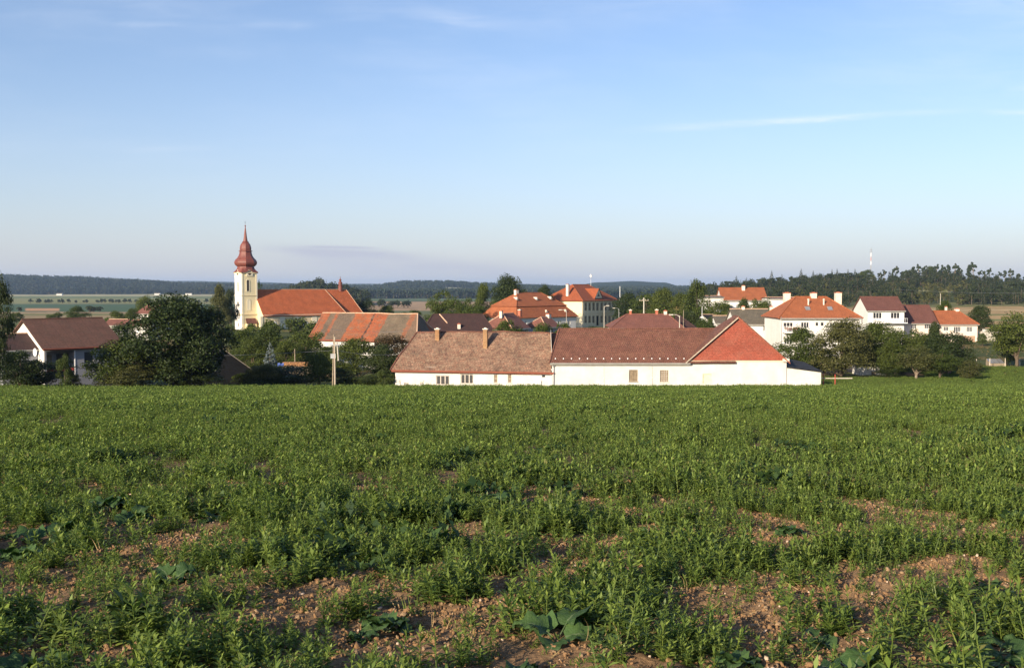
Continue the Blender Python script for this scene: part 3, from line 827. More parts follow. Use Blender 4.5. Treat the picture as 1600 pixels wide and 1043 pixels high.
for i, (px, row, k, s, lab) in enumerate(weeds):
    x, y = plane_at(px, row)
    o = link_mesh('broadleaf_weed', WM[k]); o.location = (x, y, float(field_z(np.array(x), np.array(y)))); o.rotation_euler = (0, 0, 1.7 * i); o.scale = (s, s, s)
    tag(o, lab, 'weed', 'broad-leaved weeds in the crop')

def build_verge():
    pr = [grass_proto(980 + i, 26, .42, i == 3) for i in range(4)]
    X = []; Y = []
    for x0, x1, y0, y1, n in ((-60, 34, 103.7, 104.5, 1500), (33, 60, 127, 131, 1200), (-60, -12, 104.3, 110, 3500), (56, 85, 149, 156, 1500), (34, 60, 105, 124, 150), (60, 110, 155, 215, 4500)):
        X.append(rng.uniform(x0, x1, n)); Y.append(rng.uniform(y0, y1, n))
    x = np.concatenate(X); y = np.concatenate(Y); z = ground_z(x, y) - .08
    P = np.stack([x, y, z], -1); rot = np.zeros_like(P); rot[:, 2] = rng.uniform(0, 6.28, len(P)); s = rng.uniform(.5, 1.3, (len(P), 1)) * np.array([1.6, 1.6, 1]) * (.4 + 1.0 * fbm(x * .5, y * .5, 3, 5))[:, None]
    gn_stuff('verge_grass', pr, P, rot, s, rng.integers(0, 4, len(P)), [M['leaf_light'], M['crop_old'], M['straw']], 'ragged grass and weeds along the far edge of the field', 'grass')
build_verge()

# ---------------------------------------------------------------- buildings
class Fac:
    """a facade line on the ground: local x runs along it, local y goes back from it"""
    def __init__(s, px, d, ang, zg=None, off=(0, 0)):
        s.x0 = U(px) * d; s.y0 = d; s.a = R(ang)
        s.e = (math.cos(s.a), math.sin(s.a)); s.n = (-math.sin(s.a), math.cos(s.a))
        s.zg = gz(s.x0, s.y0) if zg is None else zg
    def x(s, px, off=0):
        u = U(px); ox = s.x0 + s.n[0] * off; oy = s.y0 + s.n[1] * off
        return (u * oy - ox) / (s.e[0] - u * s.e[1])
    def z(s, px, row, off=0):
        t = s.x(px, off); d = s.y0 + s.n[1] * off + s.e[1] * t
        return W(px, row, d).z - s.zg
    def back(s, px, x=0):
        """depth (local y) at which a line going back from local x meets the pixel column"""
        u = U(px); ox = s.x0 + s.e[0] * x; oy = s.y0 + s.e[1] * x
        return (u * oy - ox) / (s.n[0] - u * s.n[1])
    def root(s, name, label, cat, group=None):
        return empty(name, (s.x0, s.y0, s.zg), s.a, label, cat, group)

def panel(mb, P0, ex, nin, L, H, ops=(), rec=.14, z0=0.0, mi=0):
    """a wall of length L from P0 along ex, openings (x,z,w,h) with reveals going inwards along nin"""
    P0 = Vector(P0); ex = Vector(ex); nin = Vector(nin); up = Vector((0, 0, 1))
    xs = sorted(set([0, L] + [v for o in ops for v in (o[0], o[0] + o[2])]))
    zs = sorted(set([z0, H] + [v for o in ops for v in (o[1], o[1] + o[3])]))
    xs = [x for x in xs if 0 <= x <= L]; zs = [z for z in zs if z0 <= z <= H]
    for a, b in zip(xs, xs[1:]):
        for c, d in zip(zs, zs[1:]):
            mx, mz = (a + b) / 2, (c + d) / 2
            if any(o[0] < mx < o[0] + o[2] and o[1] < mz < o[1] + o[3] for o in ops): continue
            mb.quad(P0 + ex * a + up * c, P0 + ex * b + up * c, P0 + ex * b + up * d, P0 + ex * a + up * d, mi=mi)
    for (x, z, w, h) in [o[:4] for o in ops]:
        c = [P0 + ex * x + up * z, P0 + ex * (x + w) + up * z, P0 + ex * (x + w) + up * (z + h), P0 + ex * x + up * (z + h)]
        for i in range(4):
            j = (i + 1) % 4
            mb.quad(c[i], c[j], c[j] + nin * rec, c[i] + nin * rec, mi=mi)
def window(root, P0, ex, nin, x, z, w, h, nv=1, nh=0, fm='frame', pm='glass', name='window', fw=.07, sill=True, rec=.14):
    P0 = Vector(P0); ex = Vector(ex); nin = Vector(nin); up = Vector((0, 0, 1))
    mb = MB()
    def bar(a, b, c, d):
        mb.obox(P0 + ex * (x + a) + up * (z + c) + nin * (rec - .08), ex, nin, b - a, .05, d - c)
    bar(0, fw, 0, h); bar(w - fw, w, 0, h); bar(fw, w - fw, 0, fw); bar(fw, w - fw, h - fw, h)
    for k in range(nv):
        c = w * (k + 1) / (nv + 1); bar(c - fw * .6, c + fw * .6, fw, h - fw)
    for k in range(nh):
        c = h * (k + 1) / (nh + 1)
        segs = [fw] + [w * (q + 1) / (nv + 1) for q in range(nv)] + [w - fw]
        for q in range(len(segs) - 1): bar(segs[q] + fw * .6, segs[q + 1] - fw * .6, c - fw * .4, c + fw * .4)
    o = mb.build(name, M[fm], root)
    pn = MB(); q = P0 + nin * (rec - .04)
    pn.quad(q + ex * x + up * z, q + ex * (x + w) + up * z, q + ex * (x + w) + up * (z + h), q + ex * x + up * (z + h))
    pn.build('pane', M[pm], o)
    if sill:
        sb = MB(); sb.obox(P0 + ex * (x - .06) + up * (z - .07) - nin * .07, ex, nin, w + .12, .13, .06); sb.build('sill', M[fm], o)
    return o
def slope(mb, A, B, C, D, nu=10, nv=5, sag=0, seed=0):
    """roof slope from eave A-B to ridge D-C (D may equal C)"""
    A, B, C, D = [Vector(p) for p in (A, B, C, D)]
    n = (B - A).cross(D - A)
    if n.length < 1e-6: n = (B - A).cross(C - A)
    n.normalize(); eu = (B - A).normalized()
    vdir = n.cross(eu)
    G = []
    for j in range(nv + 1):
        t = j / nv; row = []
        for i in range(nu + 1):
            s = i / nu
            p = (A * (1 - s) + B * s) * (1 - t) + (D * (1 - s) + C * s) * t
            if sag:
                w = (float(fbm(p.x * .35 + seed, p.y * .8, 3, 5)) - .45) * sag
                p = p + Vector((0, 0, w))
            row.append((p, ((p - A).dot(eu), (p - A).dot(vdir))))
        G.append(row)
    for j in range(nv):
        for i in range(nu):
            q = [G[j][i], G[j][i + 1], G[j + 1][i + 1], G[j + 1][i]]
            if (q[2][0] - q[3][0]).length < 1e-5: q = q[:3]
            mb.poly([a[0] for a in q], [a[1] for a in q])
def roof(root, mat, L, Wd, H, rise, hl=0, hr=0, ov=.35, og=.25, th=.14, sag=0, seed=0, ridge='ridge', name='roof', x0=0, y0=0, lift=0, back=True, nu=10):
    s = rise / (Wd / 2)
    ze = H - ov * s + .02 + lift; zr = H + rise + .02 + lift
    xl = x0 - (ov if hl else og); xr = x0 + L + (ov if hr else og)
    yf = y0 - ov; yb = y0 + Wd + ov; ym = y0 + Wd / 2
    rl = x0 + hl if hl else xl; rr_ = x0 + L - hr if hr else xr
    mb = MB()
    slope(mb, (xl, yf, ze), (xr, yf, ze), (rr_, ym, zr), (rl, ym, zr), nu, 6, sag, seed)
    slope(mb, (xr, yb, ze), (xl, yb, ze), (rl, ym, zr), (rr_, ym, zr), nu, 6, sag, seed)
    if hl: slope(mb, (xl, yb, ze), (xl, yf, ze), (rl, ym, zr), (rl, ym, zr), 6, 6, sag, seed)
    if hr: slope(mb, (xr, yf, ze), (xr, yb, ze), (rr_, ym, zr), (rr_, ym, zr), 6, 6, sag, seed)
    o = mb.build(name, M[mat], root, weld=True)
    md = o.modifiers.new('thickness', 'SOLIDIFY'); md.thickness = th; md.offset = -1
    if ridge:
        rb = MB(); r = .1
        def wig(p, q, n=8):
            P = []
            for i in range(n + 1):
                t = i / n; v = Vector(p) * (1 - t) + Vector(q) * t
                if sag: v.z += (float(fbm(v.x * .35 + seed, v.y * .8, 3, 5)) - .45) * sag
                P.append(v)
            return P
        rb.tube(wig((rl, ym, zr), (rr_, ym, zr)), r, 6)
        if hl:
            rb.tube(wig((rl, ym, zr), (xl, yf, ze)), r, 6); rb.tube(wig((rl, ym, zr), (xl, yb, ze)), r, 6)
        if hr:
            rb.tube(wig((rr_, ym, zr), (xr, yf, ze)), r, 6); rb.tube(wig((rr_, ym, zr), (xr, yb, ze)), r, 6)
        rb.build('ridge_caps', M[ridge], o)
    return o
def walls(root, mat, L, Wd, H, rise=0, hl=0, hr=0, front=(), left=(), zb=-2.5, name='wall', right=()):
    mb = MB()
    panel(mb, (0, 0, 0), (1, 0, 0), (0, 1, 0), L, H, front, z0=zb)
    panel(mb, (0, Wd, 0), (0, -1, 0), (1, 0, 0), Wd, H, left, z0=zb)
    panel(mb, (L, 0, 0), (0, 1, 0), (-1, 0, 0), Wd, H, right, z0=zb)
    panel(mb, (L, Wd, 0), (-1, 0, 0), (0, -1, 0), L, H, z0=zb)
    if rise and not hl: mb.poly([(0, Wd, H), (0, 0, H), (0, Wd / 2, H + rise)])
    if rise and not hr: mb.poly([(L, 0, H), (L, Wd, H), (L, Wd / 2, H + rise)])
    # attic floor keeps light from leaking under the eaves
    mb.quad((0, 0, H - .01), (L, 0, H - .01), (L, Wd, H - .01), (0, Wd, H - .01))
    return mb.build(name, M[mat], root)
def gutter(root, L, H, ov, s, mat='gutter', x0=0, name='gutter', og=.25, y0=0):
    mb = MB(); z = H - ov * s - .12
    mb.tube([(x0 - og, y0 - ov - .06, z + .05), (x0 + L + og, y0 - ov - .06, z + .05)], .075, 6); mb.box(x0 - og, x0 + L + og, y0 - ov + .01, y0 - ov + .05, z - .1, z + .1)
    return mb.build(name, M[mat], root)
def chimney(parent, x, y, z0, z1, w=.5, d=.5, mat='brick_y', cap=True):
    mb = MB(); mb.box(x - w / 2, x + w / 2, y - d / 2, y + d / 2, z0, z1)
    o = mb.build('chimney', M[mat], parent)
    c = MB(); c.box(x - w / 2 - .06, x + w / 2 + .06, y - d / 2 - .06, y + d / 2 + .06, z1 + .001, z1 + .11)
    c.box(x - w / 4, x + w / 4, y - d / 4, y + d / 4, z1 + .111, z1 + .2)
    c.build('chimney_cap', M['chim_w' if mat != 'chim_w' else 'brick_r'], o)
    return o
EX = (1, 0, 0); NI = (0, 1, 0)
def fwin(f, px0, px1, r0, r1):
    """opening (x,z,w,h) on facade f from photo measures"""
    xa, xb = f.x(px0), f.x(px1); pm = (px0 + px1) / 2
    za, zb = f.z(pm, r1), f.z(pm, r0)
    return (xa, za, xb - xa, zb - za)

# --- long white farmhouse wing, front left
f = Fac(617, 108, -10)
Lw = f.x(862.5); Hw = f.z(617, 572.5); Wd = 9.0; rise = f.z(700, 518, 4.5) - Hw
r = f.root('farmhouse', 'long low white farmhouse with mossy old tile roof and two yellow brick chimneys', 'farmhouse')
ops = [fwin(f, 681, 702, 586, 601), fwin(f, 719.5, 739.5, 584, 599.5), fwin(f, 771.5, 777.5, 584.5, 598), fwin(f, 793.5, 799.5, 584.5, 598), fwin(f, 847, 852, 586, 589)]
walls(r, 'white', Lw, Wd, Hw, rise, 1.2, 0, ops)
for i, o_ in enumerate(ops):
    if i < 2: window(r, (0, 0, 0), EX, NI, *o_, nv=2, nh=0, fm='old_frame', fw=.09)
    elif i < 4: window(r, (0, 0, 0), EX, NI, *o_, nv=0, nh=1, fm='old_frame', pm='board', fw=.06)
    else: window(r, (0, 0, 0), EX, NI, *o_, nv=0, fm='black', pm='black', name='vent', sill=False, fw=.03)
rf = roof(r, 'old_tiles', Lw - .1, Wd, Hw, rise, 1.2, 0, ov=.4, og=.0, sag=.55, seed=3, ridge='barn_tiles', nu=40)
gutter(r, Lw, Hw, .4, rise / 4.5, 'fascia', og=.3, name='fascia')
for px, r0, r1 in ((683.5, 513, 527), (758.5, 513, 541)):
    off = 3.6 if px < 700 else 2.6
    chimney(rf, f.x(px, off), off, Hw + rise * off / 4.5 - .6, f.z(px, r0 + 1.5, off), .46, .5, 'brick_y')
mb = MB()
for i in range(3): mb.tube([(Lw - 1.1, -.04, -.1), (Lw - 1.1, -.04, 1.0)], .03, 5)
mb.build('drain_stub', M['metal'], r)
# --- big white barn with red gable, front right
f = Fac(863, 104.7, 0)
Lb = f.x(1075); Le = f.x(1230); Hb = f.z(900, 563); Wd = 8.0; rise = f.z(950, 513.5, 4) - Hb
r = f.root('barn', 'large white barn with long brown tiled roof, red shingled gable and lean-to', 'barn')
ops = [fwin(f, 983.5, 997, 577.5, 595.5), fwin(f, 1032, 1045.5, 578, 596.5), fwin(f, 1099, 1113, 583.5, 599.5)]
mb = MB()
panel(mb, (0, 0, 0), EX, NI, Le, Hb, ops, z0=-2.5)
panel(mb, (0, Wd, 0), (0, -1, 0), (1, 0, 0), Wd, Hb, z0=-2.5)
panel(mb, (Le, 0, 0), (0, 1, 0), (-1, 0, 0), 14, Hb, z0=-2.5)
panel(mb, (Le, 14, 0), (-1, 0, 0), (0, -1, 0), Le, Hb, z0=-2.5)
mb.poly([(0, Wd, Hb), (0, 0, Hb), (0, Wd / 2, Hb + rise)])
mb.build('wall', M['white'], r)
window(r, (0, 0, 0), EX, NI, *ops[0], nv=1, nh=0, fm='board', pm='board', fw=.06)
window(r, (0, 0, 0), EX, NI, *ops[1], nv=3, nh=5, fm='old_frame', pm='board', fw=.035)
window(r, (0, 0, 0), EX, NI, *ops[2], nv=0, fm='creamdoor', pm='creamdoor', fw=.08, sill=False, name='hatch')
rf = roof(r, 'barn_tiles', f.x(1150), Wd, Hb, rise, .9, 0, ov=.3, og=0, sag=.13, seed=9, ridge='barn_tiles', nu=30)
gutter(r, Lb, Hb, .3, rise / 4, 'gutter', og=.25)
sg = None
for k in range(17):
    b_ = MB(); b_.box(-.05, .05, -.03, .03, 0, .13)
    if sg is None: sg = b_.build('snow_guard', M['wpaint'], rf); q = sg
    else: q = sg.copy(); COL.objects.link(q)
    q.location = (f.x(868 + k * 12.6), .12, Hb + .12 * rise / 4 + .04)
# gable block, ridge running away from the photographer
gx0, gx1 = Lb, Le; gm = f.x(1152.5); gh = f.z(1152.5, 494.5) - Hb
mb = MB()
g0 = (gx0 + .1, -.05, Hb + .03); g1 = (gx1 - .1, -.05, Hb + .03); g2 = (gm, -.05, Hb + gh)
def guv(p): return (p[0], p[2])
mb.poly([g0, g1, g2], [guv(g0), guv(g1), guv(g2)])
mb.build('gable', M['red_gable'], r)
mb = MB()
th = .16; dp = 14.3
mb2 = MB()
A0 = Vector((gx0 - .25, 0, Hb - .12)); T0 = Vector((gm, 0, Hb + gh + .12)); B0 = Vector((gx1 + .3, 0, Hb - .15))
slope(mb, (A0.x, 9.5, A0.z), (A0.x, -.28, A0.z), (gm, -.28, T0.z), (gm, 1.6, T0.z), 12, 6, .04)
slope(mb, (B0.x, -.28, B0.z), (B0.x, 9.5, B0.z), (gm, 1.6, T0.z), (gm, -.28, T0.z), 12, 6, .04)
slope(mb, (B0.x, 9.5, B0.z), (A0.x, 9.5, A0.z), (gm, 1.6, T0.z), (gm, 1.6, T0.z), 12, 6, .04)
o = mb.build('gable_roof', M['barn_tiles'], r, weld=True)
md = o.modifiers.new('thickness', 'SOLIDIFY'); md.thickness = .13; md.offset = -1
mb = MB()
for a, b_, dark in ((A0, T0, 0), (B0, T0, 1)):
    dn = Vector((0, 0, -.17))
    p = [a + dn, T0 + dn * 1.6, T0 + dn * .05 + Vector((0, 0, -.1)), a + Vector((0, 0, -.03))]
    y0_, y1_ = -.36, -.285
    q0 = [Vector((v.x, y0_, v.z - .02)) for v in p]; q1 = [Vector((v.x, y1_, v.z - .02)) for v in p]
    mb.poly(q0, mi=dark); mb.poly(q1, mi=dark)
    for i in range(4): mb.quad(q0[i], q0[(i + 1) % 4], q1[(i + 1) % 4], q1[i], mi=dark)
mb.build('bargeboards', [M['trim'], M['fascia']], r)
mb = MB(); mb.box(gx0, gx1 + .05, -.075, -.003, Hb - .10, Hb + .0); mb.build('string_course', M['creamdoor'], r)
mb = MB(); mb.box(gx1 - .45, gx1 + .22, -.3, -.08, Hb - .12, Hb + .22); mb.build('eave_box', M['chim_w'], r)
# lean-to
lx1 = f.x(1285); z0_, z1_ = f.z(1231, 573), f.z(1285, 580)
mb = MB()
for y in (.12, 6.5):
    mb.poly([(Le + .02, y, -2.5), (lx1, y, -2.5), (lx1, y, z1_ - .08), (Le + .02, y, z0_ - .08)])
mb.quad((lx1, .12, -2.5), (lx1, 6.5, -2.5), (lx1, 6.5, z1_ - .08), (lx1, .12, z1_ - .08))
mb.build('lean_to_wall', M['white'], r)
mb = MB(); zz = z0_ + .75
for y0_, y1_ in ((-.03, 6.8),):
    mb.poly([(Le + .02, y0_, z0_ - .02), (lx1 + .15, y0_, z1_ - .05), (lx1 + .15, y1_, z1_ + .45), (Le + .02, y1_, zz)])
o = mb.build('lean_to_roof', M['dark_slate'], r)
md = o.modifiers.new('thickness', 'SOLIDIFY'); md.thickness = .1; md.offset = 0
mb = MB(); px_ = f.x(864.6)
mb.tube([(px_, -.36, Hb - .2), (px_, -.3, Hb - .42), (px_ + .05, -.1, Hb - .7), (px_ + .03, -.1, -1.5)], .05, 6)
mb.build('downpipe', M['metal'], r)
mb = MB()
for px in (943.8, 1019.5):
    x = f.x(px); mb = MB(); mb.tube([(x, -.035, Hb - .5), (x, -.035, 1.1), (x, -.035, 1.05), (x, -.035, -.5)], [.012, .012, .03, .03], 5); mb.build('lightning_rod', M['metal'], r)

# --- patched long barn behind
f = Fac(484, 150, -20)
Hs = f.z(487, 526); Wd = 8.4; xr = f.x(668, 4.2); rise = f.z(560, 489, 4.2) - Hs
r = f.root('barn', 'long low white barn with patched orange and grey tile roof, sagging at its right end', 'barn')
walls(r, 'white2', xr, Wd, Hs, rise, 0, 1.6)
roof(r, 'striped', xr, Wd, Hs, rise, 0, 1.6, ov=.4, og=.3, sag=.5, seed=5, ridge='ridge', nu=40)
gutter(r, xr, Hs, .4, rise / 4.2, 'fascia')
# --- dark roofed building, the shade on its roof put into the tile colour
f = Fac(664, 168, 6)
Hs = f.z(664, 515); Wd = 8; xr = f.x(768); rise = f.z(720, 490.5, 4) - Hs
r = f.root('house', 'low building with shade-darkened brown tile roof between the patched barn and the mansard house', 'house')
walls(r, 'grey_and_shaded_wall', xr, Wd, Hs, rise, 1.5, 1.0)
rf = roof(r, 'dark_tiles', xr, Wd, Hs, rise, 1.5, 1.2, ov=.4, ridge='dark_tiles')
mb = MB(); a = Vector((f.x(687, 3.8), 3.8, Hs + rise * .95 + .1)); b_ = Vector((f.x(699, 1.5), 1.5, Hs + rise * .38 + .1)); mb.tube([a, b_], .13, 5); mb.build('verge_flashing', M['ridge'], rf)
chimney(rf, f.x(717, .4), .4, Hs - .3, f.z(717, 506.5, .4), .5, .5, 'chim_w')

# --- mansard house
f = Fac(807, 228, 45)
xr = f.x(900); Wd = f.back(752); Hs = f.z(807, 496.5)
r = f.root('mansard_house', 'two-tiered orange hipped mansard roof house in the middle of the village', 'house')
ops = [fwin(f, a, a + 3, 501, 507) for a in (820, 833, 846, 859, 872, 888)]
walls(r, 'white2', xr, Wd, Hs, front=ops, zb=-3)
for o_ in ops: window(r, (0, 0, 0), EX, NI, *o_, nv=1)
ins = 2.0; zb_ = f.z(807, 477.5, ins)
def frustum(mb, x0, x1, y0, y1, z0, x2, x3, y2, y3, z1):
    a = [(x0, y0, z0), (x1, y0, z0), (x1, y1, z0), (x0, y1, z0)]; b = [(x2, y2, z1), (x3, y2, z1), (x3, y3, z1), (x2, y3, z1)]
    for i in range(4):
        j = (i + 1) % 4; slope(mb, a[i], a[j], b[j], b[i], 8, 4)
mb = MB(); frustum(mb, -.5, xr + .5, -.5, Wd + .5, Hs - .05, ins, xr - ins, ins, Wd - ins, zb_)
lo = mb.build('lower_roof', M['bright'], r, weld=True)
md = lo.modifiers.new('thickness', 'SOLIDIFY'); md.thickness = .14; md.offset = -1
W2 = Wd - 2 * ins; ri = f.z(823, 457.5, Wd / 2) - zb_ - .1
rf = roof(r, 'bright', xr - 2 * ins, W2, zb_ + .15, ri, W2 * .55, W2 * .55, ov=.45, x0=ins, y0=ins, name='upper_roof', ridge='bright')
chimney(rf, ins + W2 * .5, Wd / 2, zb_ + ri * .8, f.z(797, 453, Wd / 2), .9, .7, 'chim_w')
for px, row in ((806, 466), (837, 466), (859, 465)):
    off = ins + 1.6; mb = MB(); x = f.x(px, off); z = f.z(px, row, off)
    mb.poly([(x - .35, off - .5, z - .35), (x + .35, off - .5, z - .35), (x, off - .5, z + .3)]); mb.poly([(x - .35, off - .5, z - .35), (x, off - .5, z + .3), (x, off + .9, z + .3)]); mb.poly([(x + .35, off - .5, z - .35), (x, off + .9, z + .3), (x, off - .5, z + .3)])
    mb.build('roof_vent', M['chim_w'], rf)
for px, row in ((852, 486), (882, 485)):
    off = .9; mb = MB(); x = f.x(px, off); z = f.z(px, row, off)
    mb.poly([(x - .35, off - .5, z - .35), (x + .35, off - .5, z - .35), (x, off - .5, z + .3)]); mb.poly([(x - .35, off - .5, z - .35), (x, off - .5, z + .3), (x, off + .9, z + .3)]); mb.poly([(x + .35, off - .5, z - .35), (x, off + .9, z + .3), (x, off - .5, z + .3)])
    mb.build('roof_vent', M['chim_w'], lo)

# --- school
f = Fac(910, 300, 57)
xr = f.x(963); Wd = 14; Hs = f.z(910, 468)
r = f.root('school_building', 'two-storey cream school with rows of tall windows and orange hipped roof', 'school')
ops = []
cols = [913.5, 919.6, 925.8, 932, 938.4, 944.6, 951, 956.8]
for i, a in enumerate(cols):
    ops.append(fwin(f, a, a + 3.6, 472.5, 485.2))
    ops.append(fwin(f, a, a + 3.6, 493, 508.5 if i == 3 else 504.5))
lops = [(Wd - q - 1.1, 3, 1.1, 2) for q in ()]
walls(r, 'school', xr, Wd, Hs, front=ops, zb=-3)
for i, o_ in enumerate(ops):
    if i == 7: window(r, (0, 0, 0), EX, NI, *o_, nv=0, nh=0, fm='wood', pm='black', name='door', sill=False)
    else: window(r, (0, 0, 0), EX, NI, *o_, nv=1, nh=1, fm='khaki', sill=False)
mb = MB(); zc = f.z(936, 489.5)
mb.box(-.06, xr + .06, -.07, -.003, zc - .12, zc + .12); mb.build('string_course', M['khaki'], r)
mb = MB()
for a in [912.2] + [c + 4.9 for c in cols[:-1]] + [962]:
    x = f.x(a)
    for za_, zb__ in ((.6, zc - .13), (zc + .13, Hs - .1)):
        mb = MB(); mb.box(x - .12, x + .12, -.06, -.002, za_, zb__); mb.build('pilaster', M['school'], r)
rise = 4.6
rf = roof(r, 'orange', xr, Wd, Hs, rise, Wd * .45, Wd * .45, ov=.6, ridge='bright')
dx = f.x(936); dz0 = f.z(936, 465.5, .3); dz1 = f.z(936, 451, .3)
mb = MB(); hw = 2.6
mb.poly([(dx - hw, .2, dz0), (dx + hw, .2, dz0), (dx, .2, dz1)]); dm = mb.build('dormer', M['school'], rf)
mb = MB()
for s in (-1, 1): slope(mb, *((((dx - hw - .3, .0, dz0 - .2), (dx - hw - .3, 5, dz0 - .2), (dx, 5, dz1 + .1), (dx, .0, dz1 + .1))[::-1]) if s < 0 else ((dx + hw + .3, .0, dz0 - .2), (dx + hw + .3, 5, dz0 - .2), (dx, 5, dz1 + .1), (dx, .0, dz1 + .1))), 3, 3)
o = mb.build('dormer_roof', M['orange'], dm); md = o.modifiers.new('thickness', 'SOLIDIFY'); md.thickness = .12; md.offset = 0
mb = MB(); mb.poly([(dx - .8, .17, dz0 + .5), (dx + .8, .17, dz0 + .5), (dx, .17, dz0 + 1.7)]); mb.build('dormer_window', M['glass'], dm)
off = 6; x = f.x(887, off); chimney(rf, x, off, Hs + 1.0, f.z(887, 444.5, off), .8, .8, 'chim_w')
mb = MB(); x = f.x(923, 6.5); z = Hs + rise * .9
mb.tube([(x, 6.5, z), (x, 6.5, f.z(923, 427, 6.5))], .05, 5)
for dz, ll in ((.4, .9), (1.0, .7), (1.6, 1.0)):
    zt = f.z(923, 427, 6.5) - dz; mb.tube([(x - ll, 6.5, zt), (x + ll, 6.5, zt)], .03, 4)
mb.lathe([(.05, f.z(923, 433, 6.5)), (.38, f.z(923, 433, 6.5) + .1), (.38, f.z(923, 433, 6.5) + .7), (.05, f.z(923, 433, 6.5) + .8)], 8, (x + .1, 6.5))
mb.build('antenna', M['wpaint'], rf)

# --- generic small house
def small(name, label, cat, px0, px1, d, ang, eave, ridge_row, Wd, rmat, wmat, hl=0, hr=0, wins=(), chims=(), ov=.35, nv=1, fm='frame', sag=0, zb=-2.5, rc='ridge', group=None, pm='glass', lwins=()):
    f = Fac(px0, d, ang); L = f.x(px1); H = f.z((px0 + px1) / 2, eave); rise = f.z((px0 + px1) / 2, ridge_row, Wd / 2) - H
    r = f.root(name, label, cat, group)
    ops = [fwin(f, *w[:4]) for w in wins]
    lo = [(Wd - y0 - w, z, w, h) for (y0, z, w, h) in lwins]
    walls(r, wmat, L, Wd, H, rise, hl, hr, ops, left=lo, zb=zb)
    for w, o_ in zip(wins, ops): window(r, (0, 0, 0), EX, NI, *o_, nv=w[4] if len(w) > 4 else nv, fm=fm, pm=pm)
    for o_ in lo: window(r, (0, Wd, 0), (0, -1, 0), (1, 0, 0), *o_, nv=1, fm=fm)
    rf = roof(r, rmat, L, Wd, H, rise, hl, hr, ov=ov, sag=sag, ridge=rc)
    gutter(r, L, H, ov, rise / (Wd / 2), og=.2)
    for (px, row, off, w, mat) in chims:
        t = min(off, Wd - off) / (Wd / 2)
        chimney(rf, f.x(px, off), off, H + rise * t - .6, f.z(px, row, off), w, w, mat)
    return f, r, rf, L, H, rise
# small roofs before the mansard house
small('cottage', 'small dark gabled cottage in trees before the mansard house', 'cottage', 800, 826, 190, 62, 511, 488.5, 7, 'rose_tiles', 'grey_and_shaded_wall', hl=2.8, chims=((783, 486, 3.2, .5, 'chim_w'), (812, 484.5, 3.2, .6, 'brick_r')))
small('cottage', 'tiny brown-roofed cottage with pale chimney above the farmhouse roof', 'cottage', 853, 874, 200, 55, 509, 494.5, 5, 'rose_tiles', 'grey_and_shaded_wall', hl=2.0, chims=((857, 491, 2.4, .8, 'chim_w'),))
# hip house behind the barn
f, r, rf, L, H, rise = small('house', 'low house with dusty red hipped roof and three small chimneys behind the barn ridge', 'house', 958, 1066, 150, 0, 510.5, 490.5, 8, 'rose_tiles', 'white2', hl=2.6, hr=1.6,
      chims=((985, 485, 4, .35, 'brick_r'), (1026, 484.5, 4, .4, 'brick_r'), (1039.5, 486, 4, .45, 'chim_w')), rc='rose_tiles')
small('shed', 'dark purple-brown roofed shed right beside the hipped red-roofed house', 'shed', 1058, 1086, 158, -8, 511, 491.5, 7, 'dark_tiles', 'white2', hr=2.5, rc='dark_tiles')
small('house', 'small white house with dark roof left of the red gable peak', 'house', 1120, 1147, 182, 0, 503.5, 493, 5, 'slate', 'white2', wins=((1124, 1127, 505, 510), (1133, 1137, 505, 510)))
small('house', 'tiny house with white wall and dark metal roof between trees left of the red gable', 'house', 1110, 1130, 205, 20, 500, 491, 6, 'dark_slate', 'white2')
small('house', 'white house with grey slate roof right behind the red gable peak', 'house', 1150, 1207, 172, 0, 504.5, 482.5, 8, 'slate', 'white2', wins=((1193, 1198, 507.5, 517),), chims=((1161, 479, 4, .5, 'chim_w'), (1205, 479, 4, .5, 'chim_w')))
# orange house on the rise
small('house', 'white house with bright orange gabled roof on the rise before the wood', 'house', 1128, 1198, 262, -4, 467, 449.5, 11, 'bright', 'white2', wins=((1142, 1145, 476, 481), (1150, 1153, 476, 481), (1166, 1170, 472, 477)), chims=((1161, 446.5, 4.5, .8, 'chim_w'),), ov=.6, rc='bright')
small('outbuilding', 'white flat outbuilding left of the orange gabled house on the rise', 'building', 1094, 1130, 250, 0, 464, 462, 7, 'dark_tiles', 'white2')
small('outbuilding', 'white outbuilding behind the big hipped house, left of its roof', 'building', 1203, 1262, 245, 0, 466, 464, 8, 'brown_tiles', 'white2')
small('cottage', 'tiny ochre cottage with pale roof among the trees left of the pointed spruce', 'cottage', 1051, 1068, 270, 0, 475, 470, 5, 'bright', 'yellow_house')

# --- big white hipped house on the right
wn_ = [(1224.5, 1239.5, 503.5, 511.5, 2), (1252, 1264.5, 503, 512, 2), (1274.5, 1279.5, 503, 509.5, 0), (1282.5, 1288, 503, 509.5, 0), (1297, 1308, 503.5, 512, 2), (1321, 1333, 503.5, 512, 2),
       (1226, 1238, 528, 538, 2), (1253, 1265, 528, 538, 2), (1276, 1288, 528, 538, 1)]
f, r, rf, L, H, rise = small('apartment_house', 'big white two-storey house with orange hipped roof and flowered balcony', 'house', 1220, 1343, 160, 0, 494, 463.5, 10.2, 'bright', 'white2', hl=3.8, hr=3.8, wins=wn_,
      chims=((1229, 458, 7.5, 1.0, 'chim_w'), (1270.5, 458, 5.1, .9, 'chim_w'), (1309, 457.5, 7.0, .95, 'chim_w')), ov=.45, rc='bright')
for px in (1263, 1287):
    off = 3.0; mb = MB(); x = f.x(px, off); z = H + rise * off / 5.1
    mb.lathe([(.13, z - .1), (.13, z + .75), (.2, z + .8), (.16, z + .95)], 8, (x, off)); mb.build('vent_pipe', M['chim_w'], rf)
